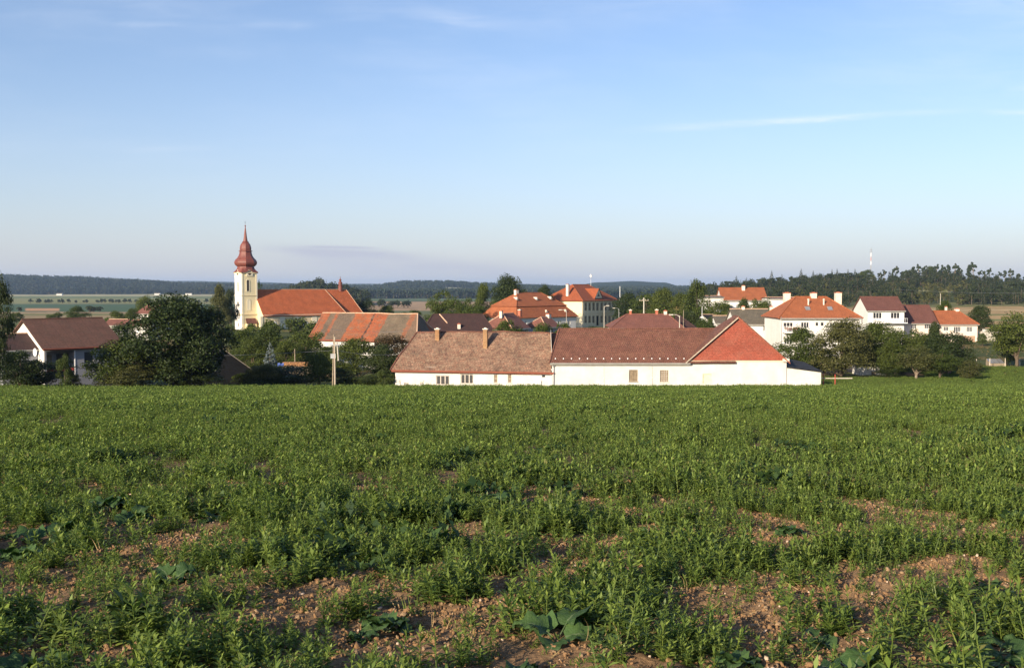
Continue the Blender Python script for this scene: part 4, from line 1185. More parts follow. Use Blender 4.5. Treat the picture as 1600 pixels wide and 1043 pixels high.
for px in (1263, 1298):
    off = 1.5; x = f.x(px, off); z = H + rise * off / 5.1 + .06; s_ = rise / 5.1
    mb = MB(); mb.poly([(x - .4, off, z + .02), (x + .4, off, z + .02), (x + .3, off + .5, z + .5 * s_ + .28), (x - .3, off + .5, z + .5 * s_ + .28)]); mb.poly([(x - .4, off, z + .02), (x - .3, off + .5, z + .5 * s_ + .28), (x - .4, off + .9, z + .9 * s_)]); mb.poly([(x + .4, off, z + .02), (x + .4, off + .9, z + .9 * s_), (x + .3, off + .5, z + .5 * s_ + .28)])
    mb.poly([(x - .3, off + .5, z + .5 * s_ + .28), (x + .3, off + .5, z + .5 * s_ + .28), (x + .4, off + .9, z + .9 * s_), (x - .4, off + .9, z + .9 * s_)])
    mb.build('roof_hatch', M['metal'], rf)
mb = MB(); bx0, bx1 = f.x(1222.5), f.x(1251); bz = f.z(1236, 518)
mb.box(bx0, bx1, -1.2, -.002, bz - .15, bz)
for k in range(14): x = bx0 + .05 + (bx1 - bx0 - .1) * k / 13; mb.box(x - .02, x + .02, -1.18, -1.14, bz + .001, bz + .85)
mb.box(bx0, bx1, -1.19, -1.13, bz + .851, bz + .92)
bal = mb.build('balcony', M['wpaint'], r)
V = []; Fc = []; mi_ = []
rg = np.random.default_rng(5)
for k in range(420):
    p = np.array([rg.uniform(bx0, bx1), -1.28 + rg.normal(0, .08), bz + .55 + rg.normal(0, .16)])
    d = rg.normal(size=3); leaf_quad(V, Fc, mi_, p, d, np.array([0, 0, 1.0]), .16, .13, rg.integers(0, 2))
M['petals'] = leafmat('red_petals', (.35, .06, .05), (.6, .2, .15))
link_mesh('balcony_flowers', np_mesh('balcony_flowers', np.array(V), [np.array(Fc)], [M['petals'], M['leaf_mid']], mi_), r)
mb = MB(); mb.tube([(-.05, -.5, H - .1), (.1, -.1, H - .5), (.1, -.08, -1)], .05, 6); mb.build('downpipe', M['metal'], r)
mb = MB(); mb.tube([(L + .05, -.5, H - .1), (L - .1, -.1, H - .5), (L - .1, -.08, -1)], .05, 6); mb.build('downpipe', M['metal'], r)

# --- white balcony house
f, r, rf, L, H, rise = small('house', 'white two-storey gabled house with plain brown roof and long balcony', 'house', 1356, 1413, 205, 0, 484, 463.5, 8.5, 'brown_tiles', 'white2',
      wins=((1364.5, 1378, 488, 497.5, 2), (1392, 1406, 488, 497.5, 2), (1370, 1380, 507, 515, 1)), ov=.3, rc='brown_tiles', lwins=((3, 4.2, 1.1, 1.3),))
mb = MB(); bz = f.z(1385, 503.5)
mb.box(0, L + .2, -1.4, -.002, bz - .16, bz)
mb.box(.0, L + .2, -1.38, -1.34, bz + .85, bz + .9)
for k in range(22): x = (L + .1) * k / 21; mb.box(x, x + .04, -1.37, -1.34, bz + .001, bz + .849)
mb.build('balcony', M['wpaint'], r)
# row houses
small('house', 'low house with maroon-brown roof joined between white balcony house and orange-roofed house', 'house', 1414, 1464, 210, 0, 503, 476.5, 9, 'brown_tiles', 'pink', wins=((1424.5, 1433, 505.5, 513.5, 2), (1445, 1457, 505.5, 513.5, 3)), rc='brown_tiles')
f, r, rf, L, H, rise = small('house', 'low cream house with light orange roof at the right end of the row', 'house', 1464, 1528, 212, 0, 505, 485.5, 8, 'bright', 'pink', hr=2.4, wins=((1475, 1483, 510, 517, 2), (1491, 1502, 510, 518.5, 3), (1511, 1520.5, 510, 518.5, 3)),
      chims=((1478, 479.5, 4.2, .4, 'chim_w'), (1495, 482.5, 4.2, .8, 'chim_w')), rc='bright')
mb = MB(); mb.box(f.x(1498), f.x(1524), -.08, -.002, -1.2, f.z(1510, 524.5)); mb.build('plinth', M['stone'], r)
small('garage', 'tiny white garage right of the row of houses', 'garage', 1548, 1572, 235, 0, 513.5, 512.3, 4, 'slate', 'white2', wins=((1551.5, 1554.5, 516, 519.5),))
f = Fac(1529, 214, 4); r = f.root('garden_wall', 'low grey garden wall running right from the orange-roofed house', 'wall'); mb = MB(); L = f.x(1562)
mb.box(0, L, 0, .3, -1, f.z(1545, 518.5)); mb.build('masonry', M['concrete'], r)
for k in range(6): mb = MB(); x = L * k / 5; mb.box(x - .15, x + .15, -.05, .35, -1, f.z(1545, 517)); mb.build('pier', M['concrete'], r)

# --- left house
f = Fac(68, 105, 45)
L = f.x(187); Wd = 11; H = f.z(68, 541); rise = f.z(50, 498.7, 5.5) - H
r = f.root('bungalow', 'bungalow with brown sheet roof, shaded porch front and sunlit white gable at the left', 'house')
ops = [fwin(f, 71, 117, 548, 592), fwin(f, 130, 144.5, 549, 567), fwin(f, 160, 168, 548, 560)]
walls(r, 'grey_and_shaded_wall', L, Wd, H, rise, front=ops, zb=-2)  # front shade painted in as grey; the gable below stays white
for o_ in ops[1:]: window(r, (0, 0, 0), EX, NI, *o_, nv=0, fm='grey_and_shaded_wall', sill=False, fw=.05)
x, z, w, h = ops[0]
mb = MB(); 
mb.quad((x, 1.6, z), (x + w, 1.6, z), (x + w, 1.6, z + h), (x, 1.6, z + h)); mb.quad((x, .14, z), (x, 1.6, z), (x, 1.6, z + h), (x, .14, z + h)); mb.quad((x + w, .14, z), (x + w, 1.6, z), (x + w, 1.6, z + h), (x + w, .14, z + h))
mb.quad((x, .14, z + h), (x + w, .14, z + h), (x + w, 1.6, z + h), (x, 1.6, z + h)); mb.quad((x, .14, z), (x + w, .14, z), (x + w, 1.6, z), (x, 1.6, z))
pc = mb.build('porch', M['grey_and_shaded_wall'], r)
mb = MB(); mb.box(x + .3, x + 1.1, 1.52, 1.58, z, z + h - .5); mb.build('door', M['wood'], pc)
mb = MB(); mb.box(x + 1.6, x + w - .2, 1.5, 1.58, z + 1.0, z + h - .4); mb.build('porch_window', M['glass'], pc)
mb = MB(); mb.box(x + .1, x + w - .1, .3, .5, z + .85, z + 1.15); mb.build('flower_box', M['redpaint'], pc)
mb = MB(); mb.box(x + w - .14, x + w - .04, -.03, .04, z, z + h); mb.build('post', M['wpaint'], pc)
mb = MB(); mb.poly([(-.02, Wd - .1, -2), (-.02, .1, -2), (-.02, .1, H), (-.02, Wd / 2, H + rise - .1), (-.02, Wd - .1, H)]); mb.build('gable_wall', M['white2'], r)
roof(r, 'shed_tiles', L, Wd, H, rise, ov=.45, og=.35, ridge='shed_tiles')
gutter(r, L, H, .45, rise / 5.5, 'fascia', og=.3)
small('annexe', 'low dark-roofed annexe left of the bungalow gable', 'house', 2, 57, 104, 40, 544, 521, 6, 'dark_tiles', 'grey_and_shaded_wall')
small('cottage', 'small orange-roofed house behind the treetop left of the walnut tree', 'cottage', 213, 245, 250, -25, 489, 477, 7, 'rose_tiles', 'white2')
small('cottage', 'low red-roofed cottage just right above the bungalow roof', 'cottage', 163, 193, 215, -5, 507, 498.5, 5, 'rose_tiles', 'white2')
small('cottage', 'low red-roofed cottage with white dormer hidden behind the walnut tree', 'cottage', 197, 232, 215, -5, 508, 499.5, 5, 'rose_tiles', 'white2')
# dark shed right of the walnut tree, its boarded gable towards the field
f = Fac(316, 110, 38)
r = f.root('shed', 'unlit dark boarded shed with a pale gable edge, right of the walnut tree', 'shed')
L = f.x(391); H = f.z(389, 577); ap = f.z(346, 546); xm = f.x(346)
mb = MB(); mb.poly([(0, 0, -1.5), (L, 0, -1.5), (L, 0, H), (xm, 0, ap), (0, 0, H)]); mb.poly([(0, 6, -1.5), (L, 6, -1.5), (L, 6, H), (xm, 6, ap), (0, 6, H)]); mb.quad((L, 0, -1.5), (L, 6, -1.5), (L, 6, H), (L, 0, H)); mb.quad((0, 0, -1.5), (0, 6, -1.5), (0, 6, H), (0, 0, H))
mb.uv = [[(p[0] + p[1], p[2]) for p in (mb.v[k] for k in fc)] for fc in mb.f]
mb.build('wall', M['dark_slate'], r)  # near-black colour also holds the shade on the boarded gable
mb = MB(); mb.quad((L + .3, -.25, H - .2), (L + .3, 6.2, H - .2), (xm, 6.2, ap + .1), (xm, -.25, ap + .1)); mb.quad((-.3, 6.2, H - .2), (-.3, -.25, H - .2), (xm, -.25, ap + .1), (xm, 6.2, ap + .1))
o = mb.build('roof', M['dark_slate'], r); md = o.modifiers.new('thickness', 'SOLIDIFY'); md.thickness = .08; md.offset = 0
mb = MB(); mb.tube([(L + .3, -.3, H - .2), (xm, -.3, ap + .1)], .04, 5); mb.build('verge', M['trim'], r)

def arch_plate(mb, x, z, w, h, y0, y1, mi=0, n=10, inner=None):
    """arched slab; z is the sill, h the full height"""
    r_ = w / 2; cz = z + h - r_
    o = [(x - r_, z)] + [(x - r_ * math.cos(math.pi * k / n), cz + r_ * math.sin(math.pi * k / n)) for k in range(n + 1)] + [(x + r_, z)]
    if inner:
        i_ = r_ - inner
        q = [(x - i_, z + inner)] + [(x - i_ * math.cos(math.pi * k / n), cz + i_ * math.sin(math.pi * k / n)) for k in range(n + 1)] + [(x + i_, z + inner)]
        m = len(o)
        for k in range(m):
            k2 = (k + 1) % m
            mb.poly([(o[k][0], y0, o[k][1]), (o[k2][0], y0, o[k2][1]), (q[k2][0], y0, q[k2][1]), (q[k][0], y0, q[k][1])], mi=mi)
            mb.poly([(o[k][0], y0, o[k][1]), (o[k2][0], y0, o[k2][1]), (o[k2][0], y1, o[k2][1]), (o[k][0], y1, o[k][1])], mi=mi)
            mb.poly([(q[k][0], y0, q[k][1]), (q[k2][0], y0, q[k2][1]), (q[k2][0], y1, q[k2][1]), (q[k][0], y1, q[k][1])], mi=mi)
    else:
        mb.poly([(a, y0, b) for a, b in o], mi=mi)
        for k in range(len(o)):
            k2 = (k + 1) % len(o); mb.poly([(o[k][0], y0, o[k][1]), (o[k2][0], y0, o[k2][1]), (o[k2][0], y1, o[k2][1]), (o[k][0], y1, o[k][1])], mi=mi)

# --- church
CH = 39
f = Fac(378, 280, CH)
r = f.root('church', 'yellow baroque church with red onion-domed tower and long orange roof', 'church')
w = f.x(402); wd = f.back(367)
w = (w + wd) / 2
Ht = f.z(390, 425.5); zb1 = f.z(390, 491); zb2 = f.z(390, 461.5)
mb = MB(); mb.box(0, w, 0, w, -3, zb1); mb.box(.06, w - .06, .06, w - .06, zb1 + .001, Ht)
tw = mb.build('tower', M['cream'], r)
# white corner strips, cornices
mb = MB()
for x0_, x1_ in ((-.03, .5), (w - .5, w + .03)):
    mb.box(x0_, x1_, -.05, -.003, -1, zb1 - .15); mb.box(x0_ + .05, x1_ - .02, .0, .055, zb1 + .15, zb2 - .1); mb.box(x0_ + .05, x1_ - .02, .0, .055, zb2 + .1, Ht - .3)
mb.build('corner_strips', M['pale'], tw)
mb = MB(); mb.box(-.055, -.003, 0, w, -3, zb1 - .15); mb.box(.0, .055, .05, w - .05, zb1 + .15, Ht - .25); mb.build('sunlit_west_face', M['white2'], tw)  # whiter overlay paints sunlight onto the west side of the cream tower
mb = MB()
for z in (zb1,): mb.box(-.18, w + .18, -.18, w + .18, z - .14, z + .12)
mb.box(-.08, w + .08, -.08, w + .08, zb2 - .09, zb2 + .09)
mb.box(-.2, w + .2, -.2, w + .2, Ht - .22, Ht + .02); mb.build('cornice', M['khaki'], tw)
cx = w / 2
for (nm, px, r0, r1, ww, mat) in (('belfry_window', 388, 437, 455, .78, 'louver'), ('niche', 389, 468, 484, .75, 'pale')):
    z0_ = f.z(px, r1); h_ = f.z(px, r0) - z0_; xx = f.x(px)
    mb = MB(); arch_plate(mb, xx, z0_ - .1, ww + .3, h_ + .25, -.02, .06, inner=.14); o = mb.build(nm, M['pale'], tw)
    mb = MB(); arch_plate(mb, xx, z0_, ww, h_, .02, .06); mb.build('recess', M[mat], o)
# west narrow openings
for z0_, h_ in ((f.z(390, 455), 2.6), (f.z(390, 478), 1.2), (f.z(390, 510), 1.0)):
    mb = MB(); y = w * .5; mb.box(-.07, -.056 if z0_ < zb1 else .0, y - .22, y + .22, z0_, z0_ + h_); mb.build('slit_window', M['louver'], tw)
# rounded clock gables and dials
for side in range(4):
    mt = Matrix.Translation((cx, cx, 0)) @ Matrix.Rotation(side * math.pi / 2, 4, 'Z')
    mb = MB(); arch_plate(mb, 0, Ht - 1.0, 1.9, 1.75, -cx - .14, -cx + .4); mb.v = [tuple(mt @ Vector(v)) for v in mb.v]
    g = mb.build('clock_gable', M['pale'], tw)
    mb = MB()
    for k in range(16):
        a0, a1 = 2 * math.pi * k / 16, 2 * math.pi * (k + 1) / 16
        mb.poly([(0, -cx - .17, Ht - .25), (.5 * math.cos(a0), -cx - .17, Ht - .25 + .5 * math.sin(a0)), (.5 * math.cos(a1), -cx - .17, Ht - .25 + .5 * math.sin(a1))])
    mb.v = [tuple(mt @ Vector(v)) for v in mb.v]; dial = mb.build('clock_dial', M['black'], g)
    mb = MB(); mb.box(-.03, .03, -cx - .2, -cx - .18, Ht - .25, Ht + .12); mb.box(.03, .3, -cx - .2, -cx - .18, Ht - .28, Ht - .22); mb.v = [tuple(mt @ Vector(v)) for v in mb.v]; mb.build('clock_hands', M['ridge'], g)
# porch roof on the tower
mb = MB(); xa, xb = f.x(383), f.x(399); za, zc_ = f.z(390, 505), f.z(390, 497)
mb.poly([(xa - .1, -1.3, za), (xb + .1, -1.3, za), (xb - .1, -.06, zc_), (xa + .1, -.06, zc_)], [(0, 0), (3, 0), (3, 1.8), (0, 1.8)]); o = mb.build('porch_roof', M['brown_tiles'], r)
md = o.modifiers.new('thickness', 'SOLIDIFY'); md.thickness = .12; md.offset = -1
mb = MB(); mb.box(xa + .1, xb - .1, -1.1, -.052, -2, za - .1); mb.build('porch_wall', M['cream'], r)
# onion dome
def zz_(row): return f.z(384, row, cx)
prof = [(3.4, 426), (2.95, 423.5), (2.55, 420), (2.35, 417.5), (2.3, 416.5), (2.55, 415.8), (2.95, 413.6), (3.15, 410.8), (3.1, 408.2), (2.8, 405.5), (2.35, 403.2), (1.98, 400), (1.75, 396.5), (1.62, 393.2), (1.9, 392.6), (1.9, 391.9), (1.55, 391.0),
        (1.6, 388), (1.5, 384.6), (1.28, 381.4), (1.0, 379.4), (.85, 378.8), (.98, 378.3), (.9, 377.6), (.62, 376.8), (.45, 371), (.27, 362), (.10, 354), (.2, 353), (.2, 352.2), (.05, 351.5)]
mb = MB(); s45 = 1 / math.cos(math.pi / 8)
ring = []
for i, (rad, row) in enumerate(prof):
    z = zz_(row); rg_ = []
    sq = max(0, 1 - i / 3.0)
    for k in range(16):
        a = 2 * math.pi * (k) / 16
        ro = rad * math.cos(math.pi / 8) / math.cos(((a + math.pi / 8) % (math.pi / 4)) - math.pi / 8)
        rs = min(1 / max(abs(math.cos(a)), 1e-6), 1 / max(abs(math.sin(a)), 1e-6)) * (cx + .35) * (rad / 3.4)
        q = ro * (1 - sq) + rs * sq
        lift_ = 0.75 * sq * max(0, 1 - abs(((a + math.pi / 4) % (math.pi / 2)) - math.pi / 4) / .42) ** .6 if i < 1 else (0.2 * sq if i else 0)
        rg_.append((cx + q * math.cos(a), cx + q * math.sin(a), z + lift_))
    ring.append(rg_)
for i in range(len(ring) - 1):
    for k in range(16):
        k2 = (k + 1) % 16; mb.poly((ring[i][k], ring[i][k2], ring[i + 1][k2], ring[i + 1][k]))
mb.poly(ring[-1]); mb.poly(ring[0][::-1])
dm = mb.build('dome', M['copper'], tw)
mb = MB(); zt = zz_(351.5); zu = zz_(345); mb.box(cx - .035, cx + .035, cx - .035, cx + .035, zt, zu); mb.box(cx - .3, cx - .036, cx - .03, cx + .03, zu - .45, zu - .38); mb.box(cx + .036, cx + .3, cx - .03, cx + .03, zu - .45, zu - .38); mb.build('cross', M['metal'], dm)
# nave
k_ = 3.7; nw = k_ + w / 2
fn = Fac(378, 280, CH); nx0 = w - .1
EY = -k_
He = f.z(410, 491, -k_)
nxe = f.x(540, -k_); rise = f.z(470, 452, w / 2) - He
mb = MB()
Ln = nxe - nx0
wb = MB()
def sh(m_, dx_, dy_): m_.v = [(a + dx_, b + dy_, c) for a, b, c in m_.v]
panel(wb, (0, 0, 0), EX, NI, Ln, He, z0=-3); panel(wb, (0, 2 * nw, 0), (0, -1, 0), (1, 0, 0), 2 * nw, He, z0=-3); panel(wb, (Ln, 0, 0), (0, 1, 0), (-1, 0, 0), 2 * nw, He, z0=-3)
wb.poly([(0, 2 * nw, He), (0, 0, He), (0, nw, He + rise)])
sh(wb, nx0, EY); nv_ = wb.build('nave', M['khaki'], r)
rf = roof(r, 'church_tiles', Ln, 2 * nw, He, rise, 0, 3.6, ov=.5, og=.05, x0=nx0, y0=EY, name='nave_roof', ridge='ridge', nu=20)
mb = MB(); mb.box(nx0 - .1, nxe + .1, EY - .3, EY - .003, He - .55, He - .2); mb.build('eave_cornice', M['pale'], nv_)
mb = MB()
for px in (408.5, 439, 443, 463.5, 489, 493, 515): 
    x = f.x(px, -k_); mb = MB(); mb.box(x - .42, x + .42, EY - .1, EY - .003, -2, He - .56); mb.build('pilaster', M['pale'], nv_)
mb = MB(); x = f.x(466, -k_); mb.tube([(x, EY - .16, He - .5), (x, EY - .16, -1)], .07, 5); mb.build('downpipe', M['gutter'], nv_)
for px in (427.5, 452.5, 477, 503, 529):
    x = f.x(px, -k_); zt = f.z(px, 502.5, -k_); ww = 1.0
    mb = MB(); arch_plate(mb, x, zt - 4.6, ww + .55, 4.8, EY - .09, EY - .002, inner=.26); o = mb.build('nave_window', M['wpaint'], nv_)
    mb = MB(); arch_plate(mb, x, zt - 4.35, ww + .1, 4.3, EY - .03, EY - .001); mb.build('pane', M['glass'], o)
# choir
cw = 4.4; cx1 = f.x(566, w / 2 - cw); cH = He
wb = MB(); panel(wb, (0, 0, 0), EX, NI, cx1 - nxe + .1, cH, z0=-3); panel(wb, (cx1 - nxe + .1, 0, 0), (0, 1, 0), (-1, 0, 0), 2 * cw, cH, z0=-3); sh(wb, nxe - .1, w / 2 - cw); wb.build('choir', M['khaki'], r)
Lr = cx1 - (nxe - 8)
rf2 = roof(r, 'church_tiles', Lr, 2 * cw, cH, rise - .04, 0, 3.0, ov=.5, og=.05, x0=nxe - 8, y0=w / 2 - cw, name='choir_roof', ridge='ridge')
xf = f.x(532, w / 2); zr = He + rise
def zf(row): return f.z(532, row, w / 2)
mb = MB()
mb.lathe([(.62, zr - .6), (.62, zf(447)), (.75, zf(446.6)), (.72, zf(446)), (.5, zf(445.4)), (.52, zf(442.5)), (.66, zf(442.2)), (.6, zf(441)), (.3, zf(439.6)), (.28, zf(438.5)), (.42, zf(437.6)), (.38, zf(436.8)), (.12, zf(435.6)), (.05, zf(431.6))], 8, (xf, w / 2))
mb.build('ridge_turret', M['copper'], rf2)

# ---------------------------------------------------------------- trees
def leaf_cloud(r, C, Rr, n, leaf, asp=1.0):
    """n leaf diamonds on and inside lobes (centres C, radii Rr)"""
    A = Rr ** 2; p = A / A.sum()
    k = r.choice(len(C), n, p=p)
    d = r.normal(size=(n, 3)); d /= np.linalg.norm(d, axis=1)[:, None]
    d[:, 2] = np.where(d[:, 2] < -.3, -d[:, 2] * .5, d[:, 2])
    rad = Rr[k] * (0.62 + .5 * r.uniform(size=n) ** .8)
    P = C[k] + d * rad[:, None] * np.array([1, 1, asp])
    nrm = d * .8 + r.normal(size=(n, 3)) * .75; nrm /= np.linalg.norm(nrm, axis=1)[:, None]
    t = np.cross(nrm, r.normal(size=(n, 3))); t /= np.linalg.norm(t, axis=1)[:, None]
    b = np.cross(nrm, t)
    s = leaf * r.uniform(.6, 1.3, n)[:, None]
    sc = np.array([1, 1, 1.0])
    V = np.stack([P - t * s * .7, P + b * s * .42, P + t * s * .7, P - b * s * .42], 1)
    return V.reshape(-1, 3), np.arange(n * 4).reshape(n, 4)
def broad_proto(seed, nlobe, n, leaf, z0=.22, shape=1.0, gap=1.0, full=False):
    r = np.random.default_rng(seed)
    C = []; Rr = []
    while len(C) < nlobe:
        p = r.uniform(-1, 1, 3); q = (np.abs(p) ** 3).sum() ** (1 / 3) if full else np.linalg.norm(p)
        if q > 1 or q < .35: continue
        rr_ = r.uniform(.10, .20) * gap
        z = z0 + rr_ * .6 + (p[2] * .5 + .5) * (1 - z0 - rr_ * 1.4)
        wf = (1 - (.5 if full else .35) * max(0, p[2]) * shape)
        C.append((p[0] * (.5 - rr_ * .8) * wf, p[1] * (.5 - rr_ * .8) * wf, z)); Rr.append(rr_)
    C = np.array(C); Rr = np.array(Rr)
    v, f = leaf_cloud(r, C, Rr, n, leaf)
    mb = MB()
    mb.tube([(0, 0, -.12), (.01, .0, z0 * .5), (.0, .01, z0 + .12), (.01, 0, .62)], [.035, .026, .018, .006], 7)
    for i in range(7):
        c = C[r.integers(0, nlobe)]; zs = z0 * r.uniform(.6, 1.5)
        mb.tube([(0, 0, zs), (c[0] * .5, c[1] * .5, zs * .4 + c[2] * .6), tuple(c)], [.014, .009, .003], 5)
    return v, f, mb
def spruce_proto(seed, n, leaf, tiers=14, z0=.06, wid=.5):
    r = np.random.default_rng(seed); C = []; Rr = []
    for t in range(tiers):
        f = t / (tiers - 1); z = z0 + (1 - z0) * f ** .95; rad = wid * (1 - f) ** .85 + .015
        m = max(3, int(9 * (1 - f) + 3))
        for k in range(m):
            a = 6.28 * k / m + r.uniform(0, 1); q = rad * r.uniform(.45, .95)
            C.append((q * math.cos(a), q * math.sin(a), z - .03 * r.uniform() - q * .12)); Rr.append(max(.02, .07 * (1 - f) + .02))
    C = np.array(C); Rr = np.array(Rr); v, f = leaf_cloud(r, C, Rr, n, leaf, .6)
    mb = MB(); mb.tube([(0, 0, -.1), (0, 0, .5), (0, 0, .97)], [.03, .018, .003], 6)
    return v, f, mb
def pine_proto(seed, n, leaf, z0=.5):
    r = np.random.default_rng(seed); C = []; Rr = []
    for k in range(9):
        a = r.uniform(0, 6.28); z = r.uniform(z0, .95); q = r.uniform(.05, .36) * (1.1 - .5 * (z - z0) / (1 - z0))
        C.append((q * math.cos(a), q * math.sin(a), z)); Rr.append(r.uniform(.08, .16))
    C = np.array(C); Rr = np.array(Rr); v, f = leaf_cloud(r, C, Rr, n, leaf, .8)
    mb = MB(); mb.tube([(0, 0, -.1), (.02, 0, .4), (0, .01, .95)], [.035, .025, .008], 6)
    for c in C[:6]: mb.tube([(0, 0, c[2] - .08), tuple(c)], [.012, .005], 4)
    return v, f, mb
def shrub_proto(seed, nl, n, leaf):
    v, f, mb = broad_proto(seed, nl, n, leaf, z0=.0, shape=.6, gap=1.0, full=True)
    return v, f, mb
PR = {}
def reg(key, pr):
    v, f, mb = pr
    PR[key] = (np_mesh('crown', v, [f], [None]), mb.mesh('trunk', None))
for i in range(5): reg(('b', i), broad_proto(20 + i, 52, 15000, .021, z0=.0, full=True, gap=.95))
for i in range(2): reg(('c', i), broad_proto(40 + i, 40, 12000, .023, z0=.0, shape=1.5, full=True))
for i in range(3): reg(('o', i), broad_proto(50 + i, 34, 8500, .023, z0=.16, shape=.6, gap=.9))     # orchard, airy
for i in range(2): reg(('s', i), spruce_proto(60 + i, 13000, .028, 20))
for i in range(3): reg(('p', i), pine_proto(70 + i, 2200, .05, z0=.42 + .1 * i))
for i in range(3): reg(('h', i), shrub_proto(80 + i, 34, 9000, .026))
reg(('walnut', 0), broad_proto(91, 95, 42000, .017, z0=.0, shape=1.1, gap=.75, full=True))
reg(('hedge', 0), shrub_proto(95, 50, 14000, .02))
_cnt = {}
def tree(label, cat, px, d, top, wpx, kind, leaf, base=None, name=None, group=None, bark='bark', depth=None, lean=0):
    k, i = kind
    x = U(px) * d; z0 = gz(x, d) if base is None else W(px, base, d).z
    h = W(px, top, d).z - z0; w = wpx / F * d
    nm = name or {'b': 'broadleaf_tree', 'c': 'broadleaf_tree', 'o': 'orchard_tree', 's': 'spruce_tree', 'p': 'pine_tree', 'h': 'shrub', 'walnut': 'walnut_tree', 'hedge': 'hedge'}[k]
    r = empty(nm, (x, d, z0), 0, label, cat, group)
    cm, tm = PR[kind]
    for n_, me, mat in (('crown', cm, leaf), ('trunk', tm, bark)):
        o = link_mesh(n_ if k not in ('h', 'hedge') or n_ == 'trunk' else 'foliage', me, r)
        if n_ == 'trunk' and k in ('h', 'hedge'): o.name = 'stems'
        o.material_slots[0].link = 'OBJECT'; o.material_slots[0].material = M[mat]
    c = _cnt.get(kind, 0); _cnt[kind] = c + 1
    r.rotation_euler = (0, R(lean), c * 1.9 + px * .01); r.scale = (w * 1.15, (depth or w) * 1.15, h * 1.03)
    if depth: r.rotation_euler = (0, 0, 0)
    return r
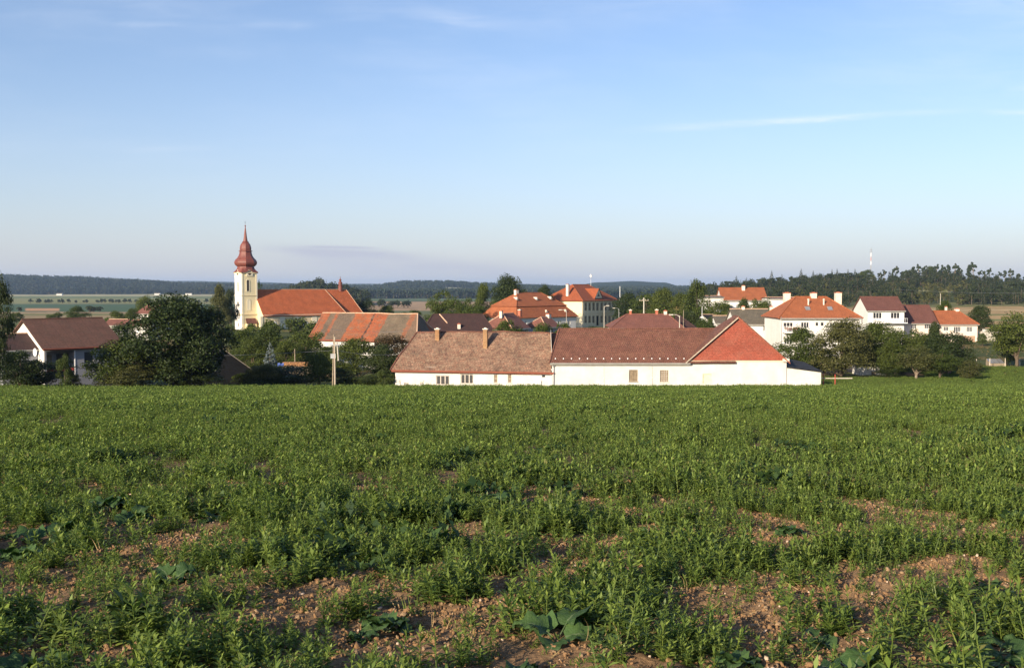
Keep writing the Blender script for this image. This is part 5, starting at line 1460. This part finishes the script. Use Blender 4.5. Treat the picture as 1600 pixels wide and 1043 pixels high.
T = [
 # left
 ('tall dark tree cut by the left edge of the picture', 'tree', -6, 88, 410, 46, ('b', 2), 'leaf_dark'),
 ('dark bush under the annexe wall at the left edge', 'shrub', 30, 96, 548, 66, ('h', 0), 'leaf_dark'),
 ('black shaded hedge before the bungalow porch', 'hedge', 52, 99, 560, 118, ('hedge', 0), 'leaf_dark'),
 ('slim light-green shrub standing in front of the porch', 'shrub', 99, 97, 551, 24, ('h', 1), 'leaf_light'),
 ('small yellowish shrub at the foot of the slim porch shrub', 'shrub', 112, 98, 583, 22, ('h', 2), 'leaf_olive'),
 ('huge dark walnut tree left of the church', 'tree', 277, 98, 461, 158, ('walnut', 0), 'leaf_dark'),
 ('leafy bush spreading left from the foot of the walnut tree', 'tree', 196, 97, 526, 116, ('b', 1), 'leaf_mid'),
 ('brownish low shrub at the foot of the walnut tree on its left', 'shrub', 205, 95, 568, 90, ('h', 2), 'leaf_olive'),
 ('low dark undergrowth directly below the walnut trunk', 'shrub', 290, 98, 560, 110, ('hedge', 0), 'leaf_dark'),
 ('tall reddish-green conifer left of the church tower', 'tree', 343, 262, 446, 32, ('c', 0), 'leaf_olive'),
 ('dark conifer touching the left side of the church tower', 'tree', 361, 268, 448, 24, ('c', 1), 'leaf_spruce'),
 ('rounded tree far behind the bungalow roof', 'tree', 120, 330, 478, 36, ('b', 0), 'leaf_mid'),
 ('small dark bush beside the rounded tree beyond the bungalow roof', 'tree', 86, 360, 487, 24, ('h', 1), 'leaf_mid'),
 ('round tree above the orange roof left of the walnut tree', 'tree', 228, 290, 457, 30, ('b', 2), 'leaf_mid'),
 ('light bush between two cottage roofs left of the walnut tree', 'tree', 206, 235, 482, 30, ('b', 3), 'leaf_light'),
 ('dark bush right above the bungalow roof end', 'tree', 180, 225, 486, 34, ('h', 0), 'leaf_mid'),
 ('bush between the bungalow and the low cottages', 'tree', 190, 190, 505, 44, ('b', 4), 'leaf_dark'),
 ('small bush at the far left edge above the annexe', 'tree', 25, 350, 488, 26, ('h', 2), 'leaf_mid'),
 # under the church
 ('bright green tree at the foot of the church tower', 'tree', 380, 150, 515, 50, ('b', 0), 'leaf_mid'),
 ('tree below the church nave windows', 'tree', 420, 158, 508, 52, ('b', 1), 'leaf_mid'),
 ('dark round tree between nave and patched barn', 'tree', 478, 142, 512, 72, ('b', 2), 'leaf_mid'),
 ('small blue spruce standing between garden trees', 'tree', 421, 128, 537, 34, ('s', 1), 'leaf_blue'),
 ('brownish round shrub at the field edge below the blue spruce', 'shrub', 410, 110, 568, 56, ('h', 0), 'leaf_olive'),
 ('dark shrub at the field edge left of the brownish round one', 'shrub', 384, 111, 578, 40, ('h', 1), 'leaf_mid'),
 ('tall shrub at the field edge left of the concrete pole', 'shrub', 497, 111, 550, 50, ('h', 2), 'leaf_mid'),
 ('low dark undergrowth between the garden shrubs', 'shrub', 440, 112, 568, 125, ('hedge', 0), 'leaf_dark'),
 ('broad dark tree right of the concrete pole', 'tree', 557, 128, 529, 84, ('b', 3), 'leaf_mid'),
 ('reddish-brown bush against the patched barn roof', 'tree', 611, 132, 522, 76, ('b', 4), 'leaf_brown'),
 ('dark green tree at the corner left of the farmhouse', 'tree', 598, 122, 538, 60, ('b', 0), 'leaf_dark'),
 ('clipped low hedge along the field edge left of the farmhouse', 'hedge', 574, 112, 584, 74, ('hedge', 0), 'leaf_mid'),
 ('small light shrub touching the left corner of the farmhouse', 'shrub', 600, 108, 577, 28, ('h', 1), 'leaf_light'),
 ('dark shrub at the foot of the concrete pole', 'shrub', 533, 112, 575, 42, ('h', 0), 'leaf_dark'),
 ('dark conifer behind the church choir', 'tree', 568, 310, 462, 44, ('b', 2), 'leaf_spruce'),
 ('small round tree beyond the patched barn ridge', 'tree', 604, 330, 476, 30, ('b', 1), 'leaf_mid'),
 ('low tree right of the small round tree beyond the barn ridge', 'tree', 640, 300, 483, 44, ('h', 1), 'leaf_mid'),
 ('top of a slender tree just right of the church tower', 'tree', 407, 340, 434, 12, ('o', 0), 'leaf_mid'),
 # middle trees
 ('loose light tree left in the clump behind the dark roof', 'tree', 690, 240, 449, 44, ('o', 0), 'leaf_mid'),
 ('bushy tree low in the clump behind the dark roof', 'tree', 718, 225, 458, 52, ('b', 2), 'leaf_mid'),
 ('tall pointed tree in the clump left of the mansard house', 'tree', 757, 250, 439, 32, ('c', 1), 'leaf_mid'),
 ('large dark tree rising behind the mansard house', 'tree', 797, 275, 431, 62, ('b', 3), 'leaf_dark'),
 ('low bush between the clump and the mansard house', 'tree', 738, 215, 476, 50, ('h', 0), 'leaf_mid'),
 ('small dark tree over the mansard ridge', 'tree', 851, 300, 443, 32, ('b', 4), 'leaf_dark'),
 ('bush left of the small dark gabled cottage', 'tree', 787, 150, 499, 46, ('h', 2), 'leaf_mid'),
 ('bush right of the small dark gabled cottage', 'tree', 818, 152, 507, 50, ('h', 1), 'leaf_mid'),
 ('bush below the tiny brown-roofed cottage', 'tree', 851, 150, 505, 42, ('h', 0), 'leaf_mid'),
 ('bush below the mansard house at its right end', 'tree', 885, 150, 503, 42, ('h', 2), 'leaf_mid'),
 ('low bush beneath the school wall', 'tree', 918, 190, 508, 34, ('h', 1), 'leaf_dark'),
 # trees right of the school
 ('dark tree touching the right side of the school', 'tree', 978, 310, 456, 46, ('b', 1), 'leaf_dark'),
 ('tree above the hipped red roof behind the barn', 'tree', 1008, 260, 452, 52, ('b', 2), 'leaf_mid'),
 ('tree with brownish top above the hipped red roof', 'tree', 1034, 250, 451, 54, ('b', 3), 'leaf_mid'),
 ('tree left of the pointed spruce', 'tree', 1064, 240, 458, 52, ('b', 0), 'leaf_mid'),
 ('tall pointed tree left of the white outbuilding', 'tree', 1090, 235, 433, 44, ('c', 1), 'leaf_mid'),
 ('small spruce before the white outbuilding', 'tree', 1108, 215, 463, 30, ('s', 0), 'leaf_mid'),
 ('bushy tree below the white outbuilding', 'tree', 1126, 210, 469, 44, ('b', 4), 'leaf_mid'),
 ('dark bush left of the tiny house with dark metal roof', 'tree', 1080, 205, 484, 46, ('b', 1), 'leaf_dark'),
 ('light bush behind the barn ridge right of the shed', 'tree', 1098, 160, 499, 34, ('h', 0), 'leaf_light'),
 ('low light bush beside the small white house with dark roof', 'tree', 1108, 165, 496, 30, ('h', 2), 'leaf_light'),
 ('low tree before the orange gabled house', 'tree', 1162, 225, 466, 34, ('b', 0), 'leaf_mid'),
 ('round tree right before the orange gabled house', 'tree', 1190, 222, 460, 46, ('b', 2), 'leaf_mid'),
 # trees before the big house
 ('green tree at the left front of the big hipped house', 'tree', 1252, 137, 511, 78, ('b', 0), 'leaf_mid'),
 ('tallest loose-branched tree before the big hipped house', 'tree', 1316, 132, 500, 94, ('b', 3), 'leaf_olive'),
 ('dark dense tree before the white balcony house', 'tree', 1374, 136, 501, 72, ('b', 1), 'leaf_mid'),
 ('dark tree right of the dense one before the row of houses', 'tree', 1412, 138, 506, 64, ('b', 2), 'leaf_mid'),
 ('brown-green orchard tree with pale stems at the field edge', 'tree', 1434, 126, 537, 66, ('o', 1), 'leaf_olive', None, None, None, 'palebark'),
 ('dark round tree below the orange-roofed house', 'tree', 1484, 134, 518, 76, ('b', 4), 'leaf_dark'),
 ('crooked fruit tree with forked trunk at the field edge', 'tree', 1471, 126, 545, 62, ('o', 2), 'leaf_mid'),
 ('pointed dark tree rising before the orange-roofed house', 'tree', 1462, 142, 505, 34, ('c', 0), 'leaf_dark'),
 ('brownish small shrub at the right end of the tree row', 'shrub', 1518, 124, 563, 40, ('h', 0), 'leaf_olive'),
 ('low dark bush between the trees and the white shed wall', 'shrub', 1400, 130, 572, 50, ('h', 1), 'leaf_dark'),
 ('green tree filling the gap under the white balcony house', 'tree', 1346, 140, 519, 56, ('b', 4), 'leaf_mid'),
 ('bushy tree between the dark tree and the brown-green orchard tree', 'tree', 1396, 131, 528, 52, ('b', 0), 'leaf_mid'),
 ('leafy low tree under the maroon-brown roofed house', 'tree', 1446, 150, 521, 60, ('b', 3), 'leaf_mid'),
 ('leafy bush at the right end of the lean-to behind the pipe rail', 'tree', 1290, 138, 545, 50, ('h', 0), 'leaf_mid'),
 ('bushy green tree between the blue spruce and the tower foot', 'tree', 393, 138, 527, 58, ('b', 3), 'leaf_mid'),
 ('bushy tree right of the blue spruce', 'tree', 447, 136, 530, 56, ('b', 4), 'leaf_mid'),
 ('tree between the concrete pole and the dark round tree', 'tree', 512, 134, 540, 50, ('b', 1), 'leaf_mid'),
 ('round tree behind the orange-roofed house', 'tree', 1476, 240, 469, 36, ('b', 0), 'leaf_mid'),
 ('dark tree right of the orange-roofed house', 'tree', 1532, 245, 476, 38, ('b', 1), 'leaf_dark'),
 ('small bright shrub below the garden wall', 'shrub', 1536, 200, 520, 16, ('h', 2), 'leaf_light'),
 ('large fruit tree at the right edge of the picture', 'tree', 1590, 150, 483, 82, ('o', 1), 'leaf_mid'),
 ('lower leafy branches of a tree beside the large fruit tree at the right edge', 'tree', 1574, 156, 512, 36, ('b', 3), 'leaf_mid'),
]
for a in T: tree(*a)

# slender pines and spruces one can tell apart on the hill skyline
ridge_trees = [(1094 + 56, 431, 's'), (1166, 434, 's'), (1205, 423, 's'), (1221, 429, 's'), (1251, 420, 's'), (1270, 423, 's'), (1283, 428, 'p'), (1299, 421, 's'), (1307, 420, 's'),
               (1324, 421, 's'), (1335, 420, 's'), (1347, 423, 'b'), (1356, 419, 'b'), (1375, 425, 'p'), (1381, 422, 'p'), (1394, 420, 'p'), (1399, 416, 'p'),
               (1416, 420, 'b'), (1426, 416, 'p'), (1434, 413, 'p'), (1443, 416, 'p'), (1453, 415, 'b'), (1463, 413, 'p'), (1472, 415, 'p'), (1481, 413, 'p'), (1491, 412, 'p'), (1499, 419, 'p'),
               (1512, 413, 'p'), (1519, 410, 'p'), (1530, 423, 'p'), (1537, 423, 'p'), (1545, 419, 'p'), (1561, 425, 'p'), (1569, 422, 'p'), (1577, 420, 'p'), (1591, 428, 'p')]
ORD = ['', 'first', 'second', 'third', 'fourth', 'fifth', 'sixth', 'seventh', 'eighth', 'ninth', 'tenth', 'eleventh', 'twelfth', 'thirteenth', 'fourteenth', 'fifteenth', 'sixteenth', 'seventeenth', 'eighteenth', 'nineteenth', 'twentieth', 'twenty-first', 'twenty-second', 'twenty-third', 'twenty-fourth']
seen = {}
for j, (px, top, k) in enumerate(ridge_trees):
    d = 900 + (j * 37 % 40); side = 'left of' if px < 1359 else 'right of'
    seen[k + side] = seen.get(k + side, 0) + 1; od = ORD[seen[k + side]]
    lab = {'s': 'spruce on the skyline of the wooded hill left of the radio mast', 'p': 'slender bare-trunked pine on the skyline right of the radio mast', 'b': 'rounded tree on the skyline of the wooded hill near the radio mast'}[k]
    lab = '%s %s from the left on the hill skyline %s the radio mast' % (od, {'s': 'pointed spruce', 'p': 'slender bare-trunked pine', 'b': 'rounded tree'}[k], side)
    x = U(px) * d; zb = gz(x, d)
    hp = (448 - top) / F * d - zb
    wp = hp * {'s': .45, 'p': .5, 'b': .8}[k] / d * F
    tree(lab, 'tree', px, d, top, wp * (1.1 if px > 1500 else 1), (k, j % {'s': 2, 'p': 3, 'b': 5}[k]), 'leaf_spruce' if k != 'b' else 'leaf_mid', group={'s': 'spruces on the hill skyline', 'p': 'pines on the hill skyline', 'b': 'rounded trees on the hill skyline'}[k], bark='palebark')

# ---------------------------------------------------------------- woods reading as one mass
def lowpoly(seed, kind, n=70, leaf=.16):
    r = np.random.default_rng(seed)
    if kind == 's': v, f, mb = spruce_proto(seed, n, leaf, 7)
    elif kind == 'p': v, f, mb = pine_proto(seed, n, leaf, .4)
    else: v, f, mb = broad_proto(seed, 12, n, leaf, .05, gap=1.4)
    tv = np.array(mb.v); tf = np.array([q for q in mb.f if len(q) == 4])
    V = np.concatenate([v, tv]); Fc = np.concatenate([f, tf + len(v)])
    return V, Fc, np.concatenate([np.zeros(len(f), int), np.ones(len(tf), int)])
M['wood_leaf'] = leafmat('woodland_leaves', (.011, .020, .008), (.034, .046, .015), .2)
M['wood_leaf2'] = leafmat('far_woodland_leaves', (.010, .020, .011), (.022, .034, .015), .15)
def wood(name, label, region, dens, hh, protos, ratio=(.45, .8), mat='wood_leaf', sink=.0, pick=None):
    pxa, pxb, da, db = region[:4]
    area = (pxb - pxa) / F * (db + da) / 2 * (db - da); n = int(area * dens)
    d = np.sqrt(rng.uniform(da ** 2, db ** 2, n)); px = rng.uniform(pxa, pxb, n)
    x = (px - 800) / F * d
    k = region[4](px, d) if len(region) > 4 else np.ones(n, bool)
    x, d, px = x[k], d[k], px[k]
    z = ground_z(x, d) - sink
    h = rng.uniform(*hh, len(x)); w = h * rng.uniform(*ratio, len(x))
    P = np.stack([x, d, z], -1); rot = np.zeros_like(P); rot[:, 2] = rng.uniform(0, 6.28, len(P))
    pr = [lowpoly(*q) for q in protos]
    print(name, len(x))
    idx = rng.integers(0, len(pr), len(P)) if pick is None else pick(px, d)
    gn_stuff(name, pr, P, rot, np.stack([w, w, h], -1), idx, [M[mat], M['bark']], label, 'wood')
def keep_r(px, d):
    c = ~((px > 1425) & (px < 1512) & (d > 725) & (d < 800)) & ~((px > 1345) & (px < 1372) & (d > 830))
    c &= ~((px > 1366) & (px < 1408) & (d > 870)); c &= ~((px > 1500) & (d > 885)) & ~((px > 1430) & (px < 1500) & (d < 690) & (d > 600) & (rng.uniform(size=len(px)) < .6))
    c &= ~((px > 1415) & (px < 1508) & (d > 640) & (d < 800) & (rng.uniform(size=len(px)) < .88)) & ~((px > 1260) & (px < 1420) & (d < 760) & (rng.uniform(size=len(px)) < .45))
    c &= d > 610 + 20 * np.sin(px / 23.) - np.where(px > 1500, 20, 0)
    return c
wood('mixed_wood', 'dense mixed wood covering the hill behind the houses on the right', (1060, 1900, 590, 960, keep_r), .021, (6, 10), [(701, 's', 260, .09), (702, 'b', 260, .10), (703, 'b', 260, .10), (704, 's', 260, .09), (705, 'p', 200, .12)], (.5, .85))
wood('scrub', 'bushes and low trees at the edge of the right wood and behind the village', (930, 1440, 380, 620, lambda px, d: (d > 430 + (px - 930) * .3)), .010, (4, 8), [(711, 'b', 300, .10), (712, 'b', 300, .10)], (.8, 1.2))
wood('scrub', 'olive and brownish bushes dotted over the slope below the radio mast', (1230, 1520, 580, 880, lambda px, d: fbm(px / 18., d / 30., 3, 9) > .42), .008, (3.5, 7), [(713, 'b', 260, .10), (714, 'b', 260, .10)], (.9, 1.4), 'leaf_olive')
wood('far_forest', 'dark blue-green forest on the far ridge at the left', (-300, 480, 2750, 3700), .0085, (13, 20), [(721, 's', 60, .2), (722, 'b', 60, .2), (723, 's', 60, .2)], (.6, .9), 'wood_leaf2')
wood('far_forest', 'dark forest on the distant ridge behind the village centre', (480, 1075, 1950, 3700, lambda px, d: ~((px > 690) & (px < 745) & (d > 2900) & (d < 3300)) & ~((px < 660) & (d > 2150) & (d < 2350))), .0055, (12, 19), [(731, 's', 50, .22), (732, 'b', 50, .22)], (.7, 1.0), 'wood_leaf2')
wood('knoll_wood', 'wooded knoll behind the church roof', (425, 575, 1030, 1330, lambda px, d: ~((np.abs(px - 518) < 13) & (d > 1090))), .012, (9, 14), [(741, 'b', 160, .13), (742, 's', 160, .12), (743, 'b', 160, .13)], (.7, 1.0), 'wood_leaf')
wood('hedgerow', 'hedgerow trees between the far fields on the left', (-100, 330, 1300, 1335, lambda px, d: (rng.uniform(size=len(px)) < .35 + .5 * (px > 40))),   .006, (4, 7), [(751, 'b', 80, .2)], (.8, 1.2), 'wood_leaf')
wood('hedgerow', 'hedgerow bushes along the near fields at the left', (0, 330, 700, 745, lambda px, d: (fbm(px / 30., d * 0, 2, 3) > .42)), .012, (3, 6), [(752, 'b', 120, .16)], (1, 1.6), 'wood_leaf')
wood('hedgerow', 'row of round trees lining the road across the brown field behind the barn', (575, 660, 985, 1000), .02, (6, 9), [(753, 'b', 120, .16)], (.8, 1.1), 'wood_leaf')
wood('garden_bushes', 'garden bushes filling the gaps between village houses', (340, 1215, 185, 330, lambda px, d: (rng.uniform(size=len(px)) < .8) & ~((px > 355) & (px < 590) & (d > 262))& ~((px > 750) & (px < 975) & (d > 215))), .011, (2.5, 4.5), [(761, 'b', 500, .08), (762, 'b', 500, .08)], (1.0, 1.5), 'leaf_mid')

# ---------------------------------------------------------------- poles, lamps, mast, fences, small things
def pole(label, px, d, top, rad=.14, mat='concrete', arm=None, name='utility_pole', base=None, cat='pole'):
    x = U(px) * d; zb = gz(x, d) - .3 if base is None else W(px, base, d).z; h = W(px, top, d).z - zb
    r = empty(name, (x, d, zb), 0, label, cat)
    mb = MB(); mb.tube([(0, 0, 0), (0, 0, h)], [rad, rad * .65], 8); mb.build('post', M[mat], r)
    if arm == 'cross':
        mb = MB(); mb.box(-.9, .9, -.05, .05, h - .6, h - .48); mb.build('crossarm', M['wood'], r)
        for q in (-.8, -.3, .3, .8):
            mb = MB(); mb.lathe([(.02, h - .479), (.05, h - .43), (.03, h - .38), (.05, h - .33), (.02, h - .28)], 6, (q, 0)); mb.build('insulator', M['chim_w'], r)
    if arm == 'lamp':
        mb = MB(); mb.tube([(0, 0, h - .15), (-.4, 0, h + .12), (-.95, 0, h + .15)], [.05, .04, .04], 6); mb.build('arm', M[mat], r)
        mb = MB(); mb.box(-1.5, -.9, -.14, .14, h + .06, h + .22); mb.build('lamp_head', M['concrete'], r)
    if arm == 'lampr':
        mb = MB(); mb.tube([(0, 0, h - .15), (.5, 0, h + .05)], [.05, .04], 6); mb.build('arm', M[mat], r)
        mb = MB(); mb.box(.4, 1.0, -.14, .14, h, h + .16); mb.build('lamp_head', M['concrete'], r)
    return r, h
r, h = pole('pale concrete twin utility pole at the field edge before the patched barn', 522.5, 106, 526, .10, 'trim')
mb = MB(); mb.tube([(-.28, .1, .0), (-.1, .1, h + .25)], [.08, .07], 7); mb.build('second_post', M['wood'], r)
mb = MB(); mb.tube([(.35, .2, 3.2), (.22, .2, h - .6)], [.09, .09], 7); mb.build('stub', M['concrete'], r)
mb = MB(); mb.box(-.5, .5, -.05, .05, h - .9, h - .8); mb.box(-.45, .1, -.06, .06, h - 2.3, h - 1.8); mb.build('fittings', M['metal'], r)
pole('thin wooden pole between garden trees left of the concrete pole', 460, 125, 545, .09, 'wood')
pole('street lamp before the right end of the mansard house', 885, 190, 485, .06, 'concrete', 'lamp', 'street_lamp', cat='street lamp')
pole('tall pale street lamp before the school facade', 944, 200, 478, .09, 'concrete', 'lampr', 'street_lamp', cat='street lamp')
pole('thin lamp post at the right edge of the school', 967, 240, 482, .06, 'metal', 'lamp', 'street_lamp', cat='street lamp')
pole('thick pole with crossarm above the hipped red roof', 1006, 190, 465, .16, 'concrete', 'cross')
pole('small lamp pole over the barn ridge near the dark shed', 1062, 140, 493, .09, 'concrete', 'lamp', 'street_lamp', cat='street lamp')
pole('bare pole over the barn ridge right of the small lamp', 1068, 142, 484, .07, 'wood')
pole('thin white pole among the trees left of the red gable', 1097, 190, 478, .06, 'wpaint')
pole('pole before the scrub behind the orange-roofed house', 1469, 330, 458, .14, 'concrete')
pole('white-tipped pole among the far trees right of the school', 968.5, 420, 447, .16, 'wpaint')
# wires
def wire(label, a, b, sagm, n=24, rad=.010):
    A = W(*a); B = W(*b); P = [A.lerp(B, t / n) - Vector((0, 0, sagm * 4 * (t / n) * (1 - t / n))) for t in range(n + 1)]
    mb = MB(); mb.tube(P, rad, 4); o = mb.build('overhead_wire', M['metal']); tag(o, label, 'wire'); return o
wire('overhead wire running left from the concrete pole over the shed', (522, 547, 106), (-60, 548, 118), .7)
wire('overhead wire running right from the concrete pole to the farmhouse roof', (522, 547, 106), (640, 552, 112), .3)
wire('upper wire crossing before the patched barn roof', (516, 514, 110), (655, 514, 150), .4)
wire('power line crossing before the wood at the right', (1400, 452, 330), (1700, 456, 330), .8, rad=.022)
# radio mast
x = U(1359.5) * 930; zb = gz(x, 930); h = W(1359.5, 388, 930).z - zb
r = empty('radio_mast', (x, 930, zb), 0, 'thin red and white radio mast on top of the wooded hill', 'mast')
for k in range(8):
    a, b_ = h * k / 8, h * (k + 1) / 8; mb = MB(); ww = .75 - .06 * k
    for q in range(3):
        an = q * 2.094; mb.tube([(ww * math.cos(an), ww * math.sin(an), a), ((ww - .06) * math.cos(an), (ww - .06) * math.sin(an), b_)], .085, 4)
        an2 = an + 2.094; mb.tube([(ww * math.cos(an), ww * math.sin(an), a), ((ww - .06) * math.cos(an2), (ww - .06) * math.sin(an2), b_)], .08, 4)
    mb.build('lattice_section', M['wpaint' if k in (4, 6) else ('pinkpaint' if k in (5,) else 'metal')], r)
mb = MB()
for dz in (1.2, 3.4): mb.tube([(-1.6, 0, h - dz), (1.6, 0, h - dz)], .12, 4); mb.tube([(0, 0, h), (0, 0, h + 1.5)], .1, 4)
mb.build('aerials', M['metal'], r)
# rail beside the lean-to
x0 = U(1288) * 106; x1 = U(1316) * 106; zg = gz(x0, 106) + .1
r = empty('pipe_rail', (x0, 106, zg), 0, 'rusty red pipe rail with pale crossbar right of the lean-to', 'rail')
for x in (0, U(1306.5) * 106 - x0):
    mb = MB(); mb.tube([(x, 0, -.5), (x, 0, 1.35)], .05, 6); mb.build('post', M['redpaint'], r)
mb = MB(); mb.tube([(-.3, 0, .92), (x1 - x0 + 1.2, 0, .92)], .045, 6); mb.build('crossbar', M['chim_w'], r)
# shed wall hidden in trees
f = Fac(1345, 135, 0); r = f.root('shed', 'white shed glimpsed low between the trees at the right field edge', 'shed'); L = f.x(1386)
mb = MB(); mb.box(0, L, 0, 3, -1.5, f.z(1360, 571)); mb.build('wall', M['white2'], r)
mb = MB(); mb.poly([(-.2, -.3, f.z(1360, 571.5)), (L + .2, -.3, f.z(1360, 571.5)), (L + .2, 3.3, f.z(1360, 568)), (-.2, 3.3, f.z(1360, 568))]); o = mb.build('roof', M['dark_slate'], r)
md = o.modifiers.new('thickness', 'SOLIDIFY'); md.thickness = .1; md.offset = 0
mb = MB(); mb.box(L * .45, L * .62, -.04, -.003, -1, f.z(1365, 580)); mb.build('door', M['wood'], r)
# wire fence posts at the right
for px, lab in ((1527.5, 'fence post left of the glass frames by the right field edge'), (1548.5, 'pale fence post touching the glass cold frame'), (1572.5, 'fence post at the right end of the glass cold frame'), (1595.5, 'fence post nearest the right edge of the picture')):
    x = U(px) * 152; mb = MB(); mb.tube([(0, 0, -.4), (0, 0, 1.3)], [.06, .05], 6); mb.tube([(0, -.0, 1.3), (0, 0, 1.36)], [.07, .03], 6)
    o = mb.build('fence_post', M['chim_w']); o.location = (x, 152, gz(x, 152)); tag(o, lab, 'post', 'posts of the right field fence')
f = Fac(1549, 154, 0); r = f.root('cold_frame', 'grey glass cold frame standing behind the fence at the right', 'cold frame'); L = f.x(1572)
mb = MB(); mb.box(0, L, 0, 1.4, -.3, .45); mb.build('base', M['wood'], r)
for k in range(3):
    mb = MB(); a = L * k / 3 + .03; b_ = L * (k + 1) / 3 - .03
    mb.poly([(a, -.05, .47), (b_, -.05, .47), (b_, 1.35, 1.05), (a, 1.35, 1.05)]); o = mb.build('glazing', M['metal'], r)
mb = MB()
for x in (0, L): mb.poly([(x, 0, .45), (x, 1.35, .45), (x, 1.35, 1.03)])
mb.quad((0, 1.38, .2), (L, 1.38, .2), (L, 1.38, 1.05), (0, 1.38, 1.05)); mb.build('end_walls', M['wood'], r)
# firewood, blue sheet, small bits in the garden
x = U(438) * 122; r = empty('wood_stack', (x, 122, gz(x, 122)), R(-4), 'long low stack of orange-brown firewood behind the garden shrubs', 'wood stack')
rr2 = random.Random(3)
mb = MB()
for row_ in range(4):
    for k in range(22):
        xx = .2 + k * .16 + (row_ % 2) * .08; mb.tube([(xx, -.02 - rr2.uniform(0, .05), 1.93 + row_ * .14), (xx, .6, 1.93 + row_ * .14)], rr2.uniform(.055, .08), 6)
mb.build('logs', M['logs'], r)
mb = MB(); mb.box(.1, 3.8, .0, .6, -.5, 1.85); mb.build('trestle', M['wood'], r)
x = U(434) * 121; o = None; mb = MB()
g = [[(i * .28, .05 * math.sin(i * 2 + j), 2.55 - j * .18 + .08 * math.sin(i * 1.7)) for i in range(6)] for j in range(5)]
for j in range(4):
    for i in range(5): mb.quad(g[j][i], g[j][i + 1], g[j + 1][i + 1], g[j + 1][i])
o = mb.build('tarpaulin', M['blue']); o.scale = (.55, 1, .55); md = o.modifiers.new('thickness', 'SOLIDIFY'); md.thickness = .03; o.location = (x, 120.6, gz(x, 121) + .95); tag(o, 'small blue tarpaulin draped beside the firewood stack', 'tarpaulin')
# dry climber on the farmhouse wall
f = Fac(617, 108, -10); mb = MB(); rr2 = random.Random(8)
def twig(p, a, ln, depth):
    if depth == 0 or ln < .08: return
    q = (p[0] + math.cos(a) * ln, p[1] - .004, p[2] + math.sin(a) * ln); mb.tube([p, q], [.0045 * depth / 2, .003 * depth / 2], 4, cap=False)
    for k in range(3): twig(q, a + rr2.uniform(-.7, .7), ln * rr2.uniform(.6, .85), depth - 1)
for px in (624, 630, 637, 643, 650, 662): twig((f.x(px), -.03, -.6), rr2.uniform(1.0, 2.0), rr2.uniform(.25, .5), 5)
o = mb.build('dry_climber', M['bark']); o.location = (f.x0, f.y0, f.zg); o.rotation_euler = (0, 0, f.a); tag(o, 'bare dry climber on the left end of the farmhouse wall', 'climber')
# satellite dish
f = Fac(55, 101.5, 40); r = empty('satellite_dish', (f.x0, f.y0, W(55, 550, 101.5).z), R(-40), 'round pale satellite dish beside the bungalow gable', 'satellite dish')
mb = MB(); n = 14
ringp = [[(.42 * q / 3 * math.cos(6.283 * k / n), .12 * (q / 3) ** 2 * -1, .42 * q / 3 * math.sin(6.283 * k / n)) for k in range(n)] for q in range(4)]
for q in range(3):
    for k in range(n): mb.poly([ringp[q][k], ringp[q][(k + 1) % n], ringp[q + 1][(k + 1) % n], ringp[q + 1][k]])
o = mb.build('dish', M['wpaint'], r); md = o.modifiers.new('thickness', 'SOLIDIFY'); md.thickness = .02
mb = MB(); mb.tube([(0, .02, 0), (.1, .3, -.3), (.1, .3, -1.5)], .03, 5); mb.build('bracket', M['metal'], r)
# white specks: far farm halls
for px, row, d, L, lab in ((618, 461, 2250, 20, 'tiny white farm hall far away in the valley centre'), (591, 461, 2300, 14, 'tiny pale farm building left of the white farm hall'), (93, 461.5, 2500, 13, 'tiny pale hall at the foot of the far forest at left'), (246, 463, 2600, 14, 'tiny pale hall before the far forest left of the church'), (295, 462, 2600, 16, 'long pale hall before the far forest beside the church')):
    x = U(px) * d; r = empty('farm_hall', (x, d, gz(x, d)), .2, lab, 'building', None)
    mb = MB(); mb.box(-L / 2, L / 2, 0, 12, -3, 4); mb.poly([(-L / 2, 0, 4), (-L / 2, 12, 4), (-L / 2, 6, 6)]); mb.poly([(L / 2, 0, 4), (L / 2, 12, 4), (L / 2, 6, 6)]); mb.build('wall', M['white2'], r)
    mb = MB(); mb.quad((-L / 2 - .5, -.5, 3.9), (L / 2 + .5, -.5, 3.9), (L / 2 + .5, 6, 6.2), (-L / 2 - .5, 6, 6.2)); mb.quad((-L / 2 - .5, 12.5, 3.9), (L / 2 + .5, 12.5, 3.9), (L / 2 + .5, 6, 6.2), (-L / 2 - .5, 6, 6.2)); mb.build('roof', M['slate'], r)

# ---------------------------------------------------------------- air
if HAZE:
    mb = MB(); mb.box(-13000, 13000, -60, 14500, -600, 95)
    m = bpy.data.materials.new('haze_air'); m.use_nodes = True; nt = m.node_tree; nt.nodes.clear()
    v = nt.nodes.new('ShaderNodeVolumePrincipled'); v.inputs['Density'].default_value = HAZE; v.inputs['Color'].default_value = (.48, .68, 1.0, 1); v.inputs['Anisotropy'].default_value = 0.1
    o_ = nt.nodes.new('ShaderNodeOutputMaterial'); nt.links.new(v.outputs[0], o_.inputs['Volume'])
    h_ = mb.build('haze', m); tag(h_, 'pale summer haze over the far hills', 'haze', None, 'stuff')
